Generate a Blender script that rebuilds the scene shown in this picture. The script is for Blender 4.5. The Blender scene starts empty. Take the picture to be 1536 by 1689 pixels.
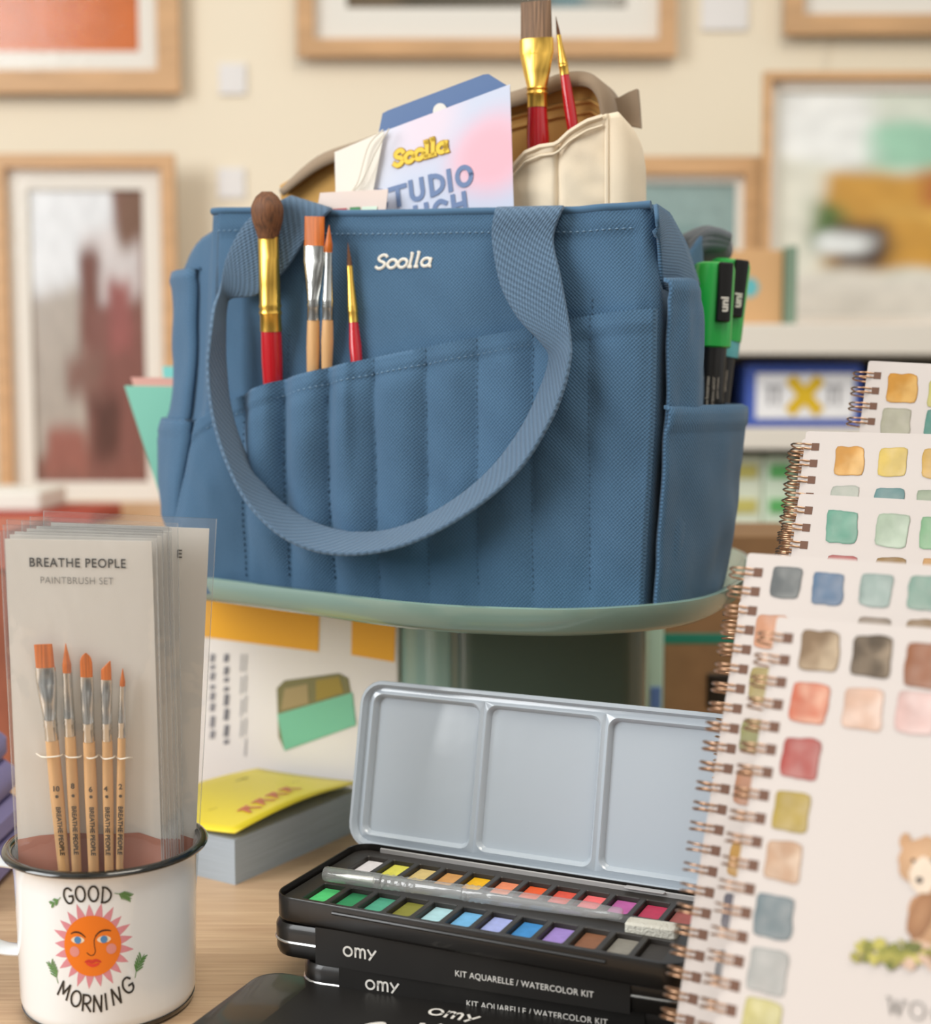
import bpy, bmesh, math, random
from mathutils import Vector, Matrix, noise
random.seed(7)
V = Vector
PI = math.pi
C = bpy.context.scene.collection
S = bpy.context.scene

# ------------------------------------------------------------------ camera, world, lights, exposure
F, H, PITCH = 2300.0, 0.289, math.radians(5)
cam_d = bpy.data.cameras.new('camera')
cam = bpy.data.objects.new('camera', cam_d); C.objects.link(cam)
cam.location = (0, 0, H); cam.rotation_euler = (math.radians(90) - PITCH, 0, 0)
cam_d.sensor_fit = 'HORIZONTAL'; cam_d.sensor_width = 36; cam_d.lens = F / 1536 * 36
cam_d.clip_start = .02; cam_d.clip_end = 50
cam_d.dof.use_dof = True; cam_d.dof.focus_distance = .68; cam_d.dof.aperture_fstop = 6.4
S.camera = cam
S.view_settings.view_transform = 'Standard'; S.view_settings.look = 'None'
S.view_settings.exposure = 0.12; S.view_settings.gamma = 1.0; S.view_settings.use_curve_mapping = False
w = bpy.data.worlds.new('room_light'); S.world = w; w.use_nodes = True
def room_glow():
    # made-up uneven room light: noise patches for metal to reflect, brighter towards the top
    nt = w.node_tree; L = nt.links; bg = nt.nodes['Background']
    tc = nt.nodes.new('ShaderNodeTexCoord'); nz = nt.nodes.new('ShaderNodeTexNoise'); nz.inputs['Scale'].default_value = 1.7; nz.inputs['Detail'].default_value = 2.5
    L.new(tc.outputs['Generated'], nz.inputs['Vector'])
    rp = nt.nodes.new('ShaderNodeValToRGB'); e = rp.color_ramp.elements
    e[0].position = .36; e[0].color = (.16, .15, .14, 1); e[1].position = .66; e[1].color = (1.25, 1.24, 1.2, 1)
    L.new(nz.outputs['Fac'], rp.inputs[0])
    sp = nt.nodes.new('ShaderNodeSeparateXYZ'); L.new(tc.outputs['Generated'], sp.inputs[0])
    mr = nt.nodes.new('ShaderNodeMapRange'); mr.inputs['From Min'].default_value = -.5; mr.inputs['From Max'].default_value = .7
    mr.inputs['To Min'].default_value = .26; mr.inputs['To Max'].default_value = .98; L.new(sp.outputs[2], mr.inputs['Value'])
    L.new(rp.outputs[0], bg.inputs[0]); L.new(mr.outputs[0], bg.inputs[1])


room_glow()


def area(name, loc, target, size, size_y, power, color):
    l = bpy.data.lights.new(name, 'AREA'); l.shape = 'RECTANGLE'; l.size = size; l.size_y = size_y
    l.energy = power; l.color = color
    o = bpy.data.objects.new(name, l); C.objects.link(o); o.location = loc
    o.rotation_euler = (V(target) - V(loc)).to_track_quat('-Z', 'Y').to_euler()
    return o


area('window_daylight', (-2.3, -.35, 1.25), (0, .9, .1), 1.5, 1.7, 64, (.97, .99, 1.0))
area('added_overhead_fill', (.5, .1, 2.2), (.1, 1.2, .1), 1.0, 1.0, 24, (1.0, .92, .80))  # unseen overhead fill, added to brighten the scene and back wall


def ray(px, py):
    a = (px - 768) / F; b = -(py - 844.5) / F
    return V((a, b * math.sin(PITCH) + math.cos(PITCH), b * math.cos(PITCH) - math.sin(PITCH)))


CAM = V((0, 0, H))
def P(px, py, Y):
    d = ray(px, py); return CAM + d * (Y / d.y)
def Pz(px, py, z):
    d = ray(px, py); return CAM + d * ((z - H) / d.z)
def Pp(px, py, o, n):
    d = ray(px, py); return CAM + d * ((o - CAM).dot(n) / d.dot(n))


# ------------------------------------------------------------------ helpers
def lin(c):
    if isinstance(c, str):
        c = [int(c[i:i + 2], 16) / 255 for i in (0, 2, 4)]
    return tuple(x / 12.92 if x <= .04045 else ((x + .055) / 1.055) ** 2.4 for x in c[:3])


def nzf(x, y, z=0): return noise.noise(V((x, y, z)))
def lerp(a, b, t): return a + (b - a) * t
def sstep(a, b, x):
    t = min(1, max(0, (x - a) / (b - a))); return t * t * (3 - 2 * t)
def interp(tab, x):
    if x <= tab[0][0]: return tab[0][1]
    for (a, b), (c, d) in zip(tab, tab[1:]):
        if x <= c: return lerp(b, d, (x - a) / (c - a) if c > a else 0)
    return tab[-1][1]


def smooth(pts, n=8, closed=False):
    pts = [V(p) for p in pts]; out = []; N = len(pts)
    for i in range(N if closed else N - 1):
        if closed: a, b, c, d = pts[i - 1], pts[i], pts[(i + 1) % N], pts[(i + 2) % N]
        else: a, b, c, d = pts[max(i - 1, 0)], pts[i], pts[i + 1], pts[min(i + 2, N - 1)]
        for k in range(n):
            t = k / n
            out.append(.5 * ((2 * b) + (c - a) * t + (2 * a - 5 * b + 4 * c - d) * t * t + (3 * b - a - 3 * c + d) * t ** 3))
    if not closed: out.append(pts[-1])
    return out


class MB:
    def __init__(s): s.v = []; s.f = []; s.m = []; s.c = []; s.uv = []
    def add(s, vs, fs, mi=0, col=(1, 1, 1), uv=None):
        b = len(s.v)
        s.v += [V((q[0], q[1], q[2])) for q in vs]
        s.f += [tuple(b + i for i in f) for f in fs]; s.m += [mi] * len(fs)
        s.c += (col if isinstance(col, list) else [col] * len(vs))
        s.uv += uv if uv else [(0, 0)] * len(vs)
        return s
    def build(s, name, mats, parent=None, M=None, ang=40, flat=False):
        me = bpy.data.meshes.new(name)
        vs = [M @ q for q in s.v] if M is not None else s.v
        me.from_pydata([tuple(q) for q in vs], [], s.f)
        for m in (mats if isinstance(mats, (list, tuple)) else [mats]): me.materials.append(m)
        me.polygons.foreach_set('material_index', s.m)
        ca = me.color_attributes.new('Col', 'FLOAT_COLOR', 'POINT')
        ca.data.foreach_set('color', [x for c in s.c for x in (c[0], c[1], c[2], 1)])
        uvl = me.uv_layers.new(name='UVMap')
        li = [0] * len(me.loops); me.loops.foreach_get('vertex_index', li)
        uvl.data.foreach_set('uv', [x for i in li for x in s.uv[i]])
        me.validate(); me.update()
        if not flat:
            me.polygons.foreach_set('use_smooth', [True] * len(me.polygons))
            me.set_sharp_from_angle(angle=math.radians(ang))
        o = bpy.data.objects.new(name, me); C.objects.link(o)
        if parent is not None: o.parent = parent
        return o


def rr_loop(w, d, r, n=5, z=0, cx=0, cy=0):
    out = []; r = min(r, w / 2 - 1e-6, d / 2 - 1e-6)
    for k, (sx, sy) in enumerate(((1, 1), (-1, 1), (-1, -1), (1, -1))):
        for i in range(n + 1):
            a = PI / 2 * (k + i / n)
            out.append(V((cx + sx * (w / 2 - r) + r * math.cos(a), cy + sy * (d / 2 - r) + r * math.sin(a), z)))
    return out


def loft(mb, loops, mi=0, cap0=False, cap1=False, closed=True, col=(1, 1, 1)):
    n = len(loops[0]); vs = [p for l in loops for p in l]; fs = []
    for k in range(len(loops) - 1):
        for i in range(n if closed else n - 1):
            j = (i + 1) % n
            fs.append((k * n + i, k * n + j, (k + 1) * n + j, (k + 1) * n + i))
    if cap0: fs.append(tuple(range(n))[::-1])
    if cap1: fs.append(tuple(range((len(loops) - 1) * n, len(loops) * n)))
    return mb.add(vs, fs, mi, col)


def rrbox(mb, w, d, h, r=.002, bev=.0008, M=None, mi=0, n=4, col=(1, 1, 1)):
    L = [rr_loop(w - 2 * bev, d - 2 * bev, max(r - bev, 1e-5), n, 0), rr_loop(w, d, r, n, bev),
         rr_loop(w, d, r, n, h - bev), rr_loop(w - 2 * bev, d - 2 * bev, max(r - bev, 1e-5), n, h)]
    if M is not None: L = [[M @ p for p in l] for l in L]
    return loft(mb, L, mi, True, True, col=col)


def frames_along(path):
    path = [V(p) for p in path]; T = []
    for i in range(len(path)):
        t = path[min(i + 1, len(path) - 1)] - path[max(i - 1, 0)]
        T.append(t.normalized() if t.length > 1e-9 else V((0, 0, 1)))
    ref = V((0, 0, 1)) if abs(T[0].z) < .9 else V((1, 0, 0))
    n = (ref - T[0] * ref.dot(T[0])).normalized(); out = []
    for t in T:
        n = (n - t * n.dot(t)).normalized(); out.append((t, n, t.cross(n)))
    return path, out


def tube(mb, path, r, n=8, mi=0, cap=True, col=(1, 1, 1), flat=1.0):
    path, fr = frames_along(path); loops = []
    for i, (p, (t, a, b)) in enumerate(zip(path, fr)):
        rr = r[i] if isinstance(r, (list, tuple)) else r
        loops.append([p + a * (rr * math.cos(2 * PI * k / n)) + b * (rr * flat * math.sin(2 * PI * k / n)) for k in range(n)])
    return loft(mb, loops, mi, cap, cap, col=col)


def loft_axis(mb, p0, p1, side, st, n=16, mi=0, cap=True):
    """ellipse sections along p0->p1; st = (t in metres, half width along side, half depth, side offset)"""
    ax = (p1 - p0).normalized(); s = (side - ax * side.dot(ax)).normalized(); q = ax.cross(s); loops = []
    for e in st:
        t, rx, ry = e[:3]; off = e[3] if len(e) > 3 else 0
        c = p0 + ax * t + s * off
        loops.append([c + s * (rx * math.cos(2 * PI * k / n)) + q * (ry * math.sin(2 * PI * k / n)) for k in range(n)])
    return loft(mb, loops, mi, cap, cap)


def lathe(mb, prof, n=64, mi=0, M=None):
    loops = [[V((r * math.cos(2 * PI * k / n), r * math.sin(2 * PI * k / n), z)) for k in range(n)] for r, z in prof]
    if M is not None: loops = [[M @ p for p in l] for l in loops]
    return loft(mb, loops, mi)


def grid(mb, fn, nu, nv, mi=0, uvfn=None, col=None):
    vs = []; uv = []; cs = []
    for j in range(nv + 1):
        for i in range(nu + 1):
            vs.append(fn(i / nu, j / nv))
            uv.append(uvfn(i / nu, j / nv) if uvfn else (i / nu, j / nv))
            cs.append(col(i / nu, j / nv) if col else (1, 1, 1))
    fs = [(j * (nu + 1) + i, j * (nu + 1) + i + 1, (j + 1) * (nu + 1) + i + 1, (j + 1) * (nu + 1) + i) for j in range(nv) for i in range(nu)]
    return mb.add(vs, fs, mi, cs, uv)


def slab(mb, poly, nrm, th, mi=0, col=(1, 1, 1)):
    """3-D polygon extruded by -nrm*th (front face = poly)"""
    n = len(poly); a = [V(p) for p in poly]; b = [p - nrm * th for p in a]
    return mb.add(a + b, [tuple(range(n)), tuple(range(2 * n - 1, n - 1, -1))] + [(i, i + n, (i + 1) % n + n, (i + 1) % n) for i in range(n)], mi, col)


def puff(mb, poly, nrm, th, k=7, power=2.2, mi=0, uvax=None, back=True):
    """cushion-like solid over a closed outline"""
    a = smooth(poly, 5, True); c = sum(a, V((0, 0, 0))) / len(a); n = len(a)
    def side(sg):
        loops = []
        for j in range(k + 1):
            t = j / k; h = th * (1 - (1 - t) ** power) ** (1 / power)
            loops.append([c + (p - c) * (1 - t * .999) + nrm * (sg * h) for p in a])
        return loops
    loops = side(1); vs = [p for l in loops for p in l]
    uv = [((p - c).dot(uvax[0]), (p - c).dot(uvax[1])) for p in vs] if uvax else None
    fs = [(j * n + i, j * n + (i + 1) % n, (j + 1) * n + (i + 1) % n, (j + 1) * n + i) for j in range(k) for i in range(n)]
    mb.add(vs, fs, mi, uv=uv)
    if back:
        mb.add([p - nrm * .001 for p in a], [tuple(range(n))[::-1]], mi)
    return mb


def stroke2(pts, wd, n=6, sm=True, taper=False):
    """2-D polyline drawn with a pen of width wd -> verts, faces"""
    p = [V((q[0], q[1], 0)) for q in pts]
    if sm and len(p) > 2: p = smooth(p, n)
    vs = []; fs = []; L = len(p)
    for i in range(L):
        t = (p[min(i + 1, L - 1)] - p[max(i - 1, 0)])
        t = t.normalized() if t.length > 1e-9 else V((1, 0, 0))
        q = V((-t.y, t.x, 0)); k = wd / 2
        if taper: k *= .25 + .75 * abs(math.sin(PI * i / (L - 1))) ** .6
        e = p[i] - t * (wd * .35) if i == 0 and not taper else (p[i] + t * (wd * .35) if i == L - 1 and not taper else p[i])
        vs += [e + q * k, e - q * k]
    for i in range(L - 1): fs.append((2 * i, 2 * i + 1, 2 * i + 3, 2 * i + 2))
    return vs, fs


def disc2(cx, cy, rx, ry=None, n=24, rings=3):
    ry = ry or rx; vs = [V((cx, cy, 0))]; fs = []
    for j in range(1, rings + 1):
        for i in range(n):
            a = 2 * PI * i / n; vs.append(V((cx + rx * j / rings * math.cos(a), cy + ry * j / rings * math.sin(a), 0)))
    for i in range(n): fs.append((0, 1 + i, 1 + (i + 1) % n))
    for j in range(rings - 1):
        for i in range(n):
            a, b = 1 + j * n + i, 1 + j * n + (i + 1) % n
            fs.append((a, a + n, b + n, b))
    return vs, fs


def text2(s, size=1, shear=0, offset=0, space=1, align='CENTER'):
    cu = bpy.data.curves.new('txt', 'FONT'); cu.body = s; cu.size = size; cu.shear = shear; cu.offset = offset
    cu.space_character = space; cu.align_x = align; cu.align_y = 'CENTER'; cu.resolution_u = 4
    o = bpy.data.objects.new('txt', cu); C.objects.link(o)
    dg = bpy.context.evaluated_depsgraph_get()
    me = bpy.data.meshes.new_from_object(o.evaluated_get(dg))
    r = [v.co.copy() for v in me.vertices], [tuple(p.vertices) for p in me.polygons]
    bpy.data.objects.remove(o); bpy.data.curves.remove(cu); bpy.data.meshes.remove(me)
    return r


def put(mb, shape, fn, mi=0, col=(1, 1, 1)):
    vs, fs = shape
    return mb.add([fn(q.x, q.y) for q in vs], fs, mi, col)


def planar(o, ex, ey, n=None, eps=.0003):
    n = n if n is not None else ex.cross(ey).normalized()
    return lambda x, y: o + ex * x + ey * y + n * eps


def xf(shape, dx=0, dy=0, s=1, rot=0):
    c, k = math.cos(rot), math.sin(rot)
    return [V((dx + s * (q.x * c - q.y * k), dy + s * (q.x * k + q.y * c), 0)) for q in shape[0]], shape[1]


# ------------------------------------------------------------------ things
def tag(o, label, cat, group=None, kind=None):
    if label: o['label'] = label
    if cat: o['category'] = cat
    if group: o['group'] = group
    if kind: o['kind'] = kind
    return o


def thing(name, label, cat, loc=(0, 0, 0), rot=(0, 0, 0), group=None):
    o = bpy.data.objects.new(name, None); C.objects.link(o); o.empty_display_size = .02
    o.location = loc; o.rotation_euler = rot
    return tag(o, label, cat, group)


def off(o): return Matrix.Translation(-V(o.location))      # world coordinates -> an unrotated thing's own
def structure(o): o['kind'] = 'structure'; return o


# ------------------------------------------------------------------ materials
def mat(name, color, rough=.5, metal=0, spec=.5, coat=0, bump=None, var=None, vcol=False, trans=0, alpha=1, sheen=0, streak=None, sss=0):
    m = bpy.data.materials.new(name); m.use_nodes = True
    nt = m.node_tree; b = nt.nodes['Principled BSDF']; L = nt.links
    I = b.inputs
    I['Base Color'].default_value = (*lin(color), 1); I['Roughness'].default_value = rough; I['Metallic'].default_value = metal
    I['Specular IOR Level'].default_value = spec; I['Coat Weight'].default_value = coat; I['Coat Roughness'].default_value = .06
    I['Transmission Weight'].default_value = trans; I['Alpha'].default_value = alpha; I['Sheen Weight'].default_value = sheen
    if sss: I['Subsurface Weight'].default_value = sss; I['Subsurface Radius'].default_value = (.004, .003, .002)
    tc = nt.nodes.new('ShaderNodeTexCoord'); cur = None
    if vcol:
        at = nt.nodes.new('ShaderNodeAttribute'); at.attribute_name = 'Col'; cur = at.outputs['Color']; L.new(cur, I['Base Color'])
    def nz(scale, detail=4, vec=None, sc3=None):
        t = nt.nodes.new('ShaderNodeTexNoise'); t.inputs['Scale'].default_value = scale; t.inputs['Detail'].default_value = detail
        if sc3:
            mp = nt.nodes.new('ShaderNodeMapping'); mp.inputs['Scale'].default_value = sc3
            L.new(tc.outputs['Object'], mp.inputs['Vector']); L.new(mp.outputs['Vector'], t.inputs['Vector'])
        else: L.new(tc.outputs['Object'], t.inputs['Vector'])
        return t.outputs['Fac']
    if var or streak:
        if var: sc, amt = var; f = nz(sc)
        else: sc3, amt = streak; f = nz(1, 5, sc3=sc3)
        mr = nt.nodes.new('ShaderNodeMapRange'); mr.inputs['From Min'].default_value = .3; mr.inputs['From Max'].default_value = .7
        mr.inputs['To Min'].default_value = 1 - amt; mr.inputs['To Max'].default_value = 1 + amt; L.new(f, mr.inputs['Value'])
        mx = nt.nodes.new('ShaderNodeVectorMath'); mx.operation = 'SCALE'
        if cur is None:
            rgb = nt.nodes.new('ShaderNodeRGB'); rgb.outputs[0].default_value = (*lin(color), 1); cur = rgb.outputs[0]
        L.new(cur, mx.inputs[0]); L.new(mr.outputs[0], mx.inputs['Scale']); L.new(mx.outputs[0], I['Base Color'])
    if bump:
        sc, st, dist = bump[:3]
        f = nz(sc, 5, sc3=bump[3] if len(bump) > 3 else None)
        bp_ = nt.nodes.new('ShaderNodeBump'); bp_.inputs['Strength'].default_value = st; bp_.inputs['Distance'].default_value = dist
        L.new(f, bp_.inputs['Height']); L.new(bp_.outputs[0], I['Normal'])
    return m


def weave(name, color, pu, pv, amt=.22, bump=.5, dist=.0004, rough=.85, diag=0.0, sheen=.15, fade=.06):
    """woven cloth from UVs measured in metres"""
    m = mat(name, color, rough, spec=.2, sheen=sheen)
    nt = m.node_tree; b = nt.nodes['Principled BSDF']; L = nt.links
    uv = nt.nodes.new('ShaderNodeTexCoord').outputs['UV']
    sp = nt.nodes.new('ShaderNodeSeparateXYZ'); L.new(uv, sp.inputs[0])
    def op(o, a, b2=None, c=None):
        n = nt.nodes.new('ShaderNodeMath'); n.operation = o
        for i, x in enumerate((a, b2, c)):
            if x is None: continue
            if isinstance(x, (int, float)): n.inputs[i].default_value = x
            else: L.new(x, n.inputs[i])
        return n.outputs[0]
    U = op('ADD', sp.outputs[0], op('MULTIPLY', sp.outputs[1], diag)); W = sp.outputs[1]
    su = op('SINE', op('MULTIPLY', U, 2 * PI / pu)); sv = op('SINE', op('MULTIPLY', W, 2 * PI / pv))
    h = op('MULTIPLY_ADD', op('MULTIPLY', su, sv), .5, .5)
    t = nt.nodes.new('ShaderNodeTexNoise'); t.inputs['Scale'].default_value = 900; t.inputs['Detail'].default_value = 2; L.new(uv, t.inputs['Vector'])
    t2 = nt.nodes.new('ShaderNodeTexNoise'); t2.inputs['Scale'].default_value = 25; L.new(uv, t2.inputs['Vector'])
    hh = op('MULTIPLY_ADD', t.outputs['Fac'], .5, h)
    k = op('ADD', op('MULTIPLY_ADD', hh, amt, 1 - amt * .75), op('MULTIPLY_ADD', t2.outputs['Fac'], fade * 2, -fade))
    rgb = nt.nodes.new('ShaderNodeRGB'); rgb.outputs[0].default_value = (*lin(color), 1)
    mx = nt.nodes.new('ShaderNodeVectorMath'); mx.operation = 'SCALE'; L.new(rgb.outputs[0], mx.inputs[0]); L.new(k, mx.inputs['Scale'])
    L.new(mx.outputs[0], b.inputs['Base Color'])
    bp_ = nt.nodes.new('ShaderNodeBump'); bp_.inputs['Strength'].default_value = bump; bp_.inputs['Distance'].default_value = dist
    L.new(hh, bp_.inputs['Height']); L.new(bp_.outputs[0], b.inputs['Normal'])
    return m


def clear(name, tint=(1, 1, 1), opacity=.12, rough=.08, gloss=.25):
    m = bpy.data.materials.new(name); m.use_nodes = True; nt = m.node_tree; L = nt.links
    for n in list(nt.nodes): nt.nodes.remove(n)
    out = nt.nodes.new('ShaderNodeOutputMaterial')
    tr = nt.nodes.new('ShaderNodeBsdfTransparent'); tr.inputs[0].default_value = (*tint, 1)
    df = nt.nodes.new('ShaderNodeBsdfDiffuse'); df.inputs[0].default_value = (.85, .85, .84, 1)
    gl = nt.nodes.new('ShaderNodeBsdfGlossy'); gl.inputs['Roughness'].default_value = rough
    lw = nt.nodes.new('ShaderNodeLayerWeight'); lw.inputs['Blend'].default_value = .5
    pw_ = nt.nodes.new('ShaderNodeMath'); pw_.operation = 'POWER'; pw_.inputs[1].default_value = 4; L.new(lw.outputs['Facing'], pw_.inputs[0])
    ad = nt.nodes.new('ShaderNodeMath'); ad.operation = 'MULTIPLY_ADD'; ad.inputs[1].default_value = .6; ad.inputs[2].default_value = .05; L.new(pw_.outputs[0], ad.inputs[0])
    a = nt.nodes.new('ShaderNodeMixShader'); a.inputs[0].default_value = opacity; L.new(tr.outputs[0], a.inputs[1]); L.new(df.outputs[0], a.inputs[2])
    mu = nt.nodes.new('ShaderNodeMath'); mu.operation = 'MULTIPLY'; mu.inputs[1].default_value = gloss * 2.5; mu.use_clamp = True; L.new(ad.outputs[0], mu.inputs[0])
    b = nt.nodes.new('ShaderNodeMixShader'); L.new(mu.outputs[0], b.inputs[0]); L.new(a.outputs[0], b.inputs[1]); L.new(gl.outputs[0], b.inputs[2])
    tc = nt.nodes.new('ShaderNodeTexCoord'); nz = nt.nodes.new('ShaderNodeTexNoise'); nz.inputs['Scale'].default_value = 60
    L.new(tc.outputs['Object'], nz.inputs['Vector'])
    bp_ = nt.nodes.new('ShaderNodeBump'); bp_.inputs['Strength'].default_value = .35; bp_.inputs['Distance'].default_value = .002
    L.new(nz.outputs['Fac'], bp_.inputs['Height']); L.new(bp_.outputs[0], gl.inputs['Normal'])
    L.new(b.outputs[0], out.inputs[0]); return m


BLUE = '4a6b88'
M = dict(
    canvas=weave('blue_canvas', BLUE, .0021, .0021, amt=.40, bump=.8),
    webbing=weave('blue_webbing', '5b748c', .0042, .0026, amt=.46, bump=1.0, dist=.0007, diag=.8),
    stitch=mat('blue_thread', '3a566f', .8), stitch2=mat('pale_blue_thread', '7796b0', .8),
    white_thread=mat('white_thread', 'e9e4d8', .75),
    cream=weave('cream_canvas', 'ecdcc2', .0009, .0009, amt=.16, bump=.3, fade=.1),
    tan=weave('tan_canvas', 'd8a860', .0011, .0011, amt=.16, bump=.3, fade=.1),
    taupe=weave('taupe_zipper_tape', '94806a', .0012, .0010, amt=.2, bump=.3),
    gold=mat('gold_ferrule', 'f2c25c', .3, 1.0), silver=mat('silver_ferrule', 'd6d6d2', .2, 1.0),
    red=mat('red_lacquer', 'c01420', .22, coat=.6), wood_h=mat('pale_brush_wood', 'dcae78', .4, streak=((260, 260, 8), .12), coat=.2),
    brown_hair=mat('brown_brush_hair', '6d4426', .6, streak=((900, 900, 25), .5), bump=(1, .6, .0006, (1500, 1500, 30))),
    orange_hair=mat('orange_brush_hair', 'c8691e', .4, streak=((1200, 1200, 20), .3), bump=(1, .5, .0004, (1800, 1800, 30))),
    grey_hair=mat('grey_brown_brush_hair', '7d5f45', .6, streak=((900, 900, 25), .45), bump=(1, .6, .0006, (1500, 1500, 30))),
    enamel=mat('white_enamel', 'eef1f2', .12, coat=.5), blackrim=mat('black_enamel', '14140f', .1, coat=.6),
    blacktin=mat('black_tin_paint', '15120f', .32, coat=.25), bandm=mat('black_printed_card', '1b1917', .42),
    insert=mat('black_plastic_insert', '2d2925', .42), whiteprint=mat('white_print', 'e6e2da', .5),
    lidgrey=mat('pale_grey_enamel', 'b8c2cb', .16, coat=.5, bump=(9, .25, .004)),
    seam=mat('bare_tin_edge', 'd9d9d6', .25, .9),
    card=mat('off_white_card', 'd9d4cb', .6), ink=mat('dark_ink', '35322e', .6), inkl=mat('grey_ink', '6b6761', .6),
    terracotta=mat('terracotta_print', 'b57660', .6),
    sleeve=clear('clear_plastic_sleeve', opacity=.045, gloss=.45, rough=.05), pvc=clear('clear_pen_plastic', (.95, .96, .96), opacity=.15, gloss=.6, rough=.12),
    paper=mat('white_cover_paper', 'cac1bb', .6, bump=(700, .12, .0002)), pages=mat('page_edges', 'eae3d6', .8, streak=((20, 20, 2500), .1)),
    copper=mat('rose_gold_wire', 'c09a7c', .3, 1.0), holes=mat('dark_punch_hole', '6b4a38', .7),
    wcol=mat('watercolour_print', 'ffffff', .65, vcol=True, var=(120, .10)), flatcol=mat('printed_colour', 'ffffff', .5, vcol=True),
    gloss_print=mat('gloss_printed_colour', 'ffffff', .25, vcol=True),
    sage=mat('sage_green_metal', '8aa79c', .22, coat=.35), table=None,
    oak=mat('oak_frame', 'cda274', .45, streak=((8, 60, 60), .12)), matb=mat('white_mat_board', 'ece8df', .8),
    wall=mat('cream_wall_paint', 'f0e4cd', .8), glass=clear('picture_glass', opacity=.0, gloss=.14, rough=.02),
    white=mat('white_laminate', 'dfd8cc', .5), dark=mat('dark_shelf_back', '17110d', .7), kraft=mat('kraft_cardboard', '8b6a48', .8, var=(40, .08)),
    kraft_l=mat('light_kraft', 'd3a878', .8), mint=mat('mint_cloth_cover', '86cdb8', .6), pink=mat('pink_page_edge', 'e0a79c', .8),
    green=mat('green_cap_plastic', '1fae45', .28, coat=.2), black=mat('black_plastic', '120f0d', .3), aqua=mat('aqua_plastic', '64b6bd', .3),
    sponge=mat('white_sponge', 'd6d3c6', .95, bump=(900, 1.0, .001)),
    yellow=mat('yellow_cover', 'f2dc35', .4), greyp=mat('blue_grey_page_edges', 'a9b4bd', .8, streak=((20, 20, 1800), .12)),
    lav=mat('lavender_cloth', '8d86b8', .85, bump=(900, .3, .0005)), redm=mat('red_cloth', 'a8402c', .7),
    string=mat('cotton_string', 'e8e0d0', .9), floor=mat('grey_floor', '8a8178', .7),
    greyfab=weave('grey_blue_lining', '6a7076', .0012, .0012, amt=.15, bump=.3),
)


def wood_table():
    m = mat('pale_oak_table', 'c79a66', .42, spec=.4)
    nt = m.node_tree; b = nt.nodes['Principled BSDF']; L = nt.links
    tc = nt.nodes.new('ShaderNodeTexCoord'); mp = nt.nodes.new('ShaderNodeMapping'); mp.inputs['Scale'].default_value = (5, 150, 3); mp.inputs['Rotation'].default_value = (0, 0, .12)
    t = nt.nodes.new('ShaderNodeTexNoise'); t.inputs['Scale'].default_value = 3; t.inputs['Detail'].default_value = 8; t.inputs['Distortion'].default_value = .4
    L.new(tc.outputs['Object'], mp.inputs[0]); L.new(mp.outputs[0], t.inputs['Vector'])
    r = nt.nodes.new('ShaderNodeValToRGB'); e = r.color_ramp.elements
    e[0].position = .35; e[0].color = (*lin('ba997a'), 1); e[1].position = .68; e[1].color = (*lin('d0b28f'), 1)
    L.new(t.outputs['Fac'], r.inputs[0]); L.new(r.outputs[0], b.inputs['Base Color'])
    return m


M['table'] = wood_table()

# ------------------------------------------------------------------ the setting
WY = 2.6
o = MB(); rrbox(o, 7, .1, 3.4, .001, .0005, Matrix.Translation((0, WY + .05, -.75)))
structure(o.build('wall_back', M['wall']))
o = MB(); rrbox(o, 7, 4.6, .05, .001, .0005, Matrix.Translation((0, .8, -.80)))
structure(o.build('floor', M['floor']))

t = thing('display_table', 'pale oak table carrying the whole art supply display', 'table', (0, .75, -.75))
o = MB(); rrbox(o, 1.7, 1.16, .03, .01, .003, Matrix.Translation((0, 0, .72))); o.build('table_top', M['table'], t)
for sx in (-1, 1):
    for sy in (-1, 1):
        o = MB(); rrbox(o, .06, .06, .72, .006, .002, Matrix.Translation((sx * .78, sy * .5, 0))); o.build('leg', M['table'], t)

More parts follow.
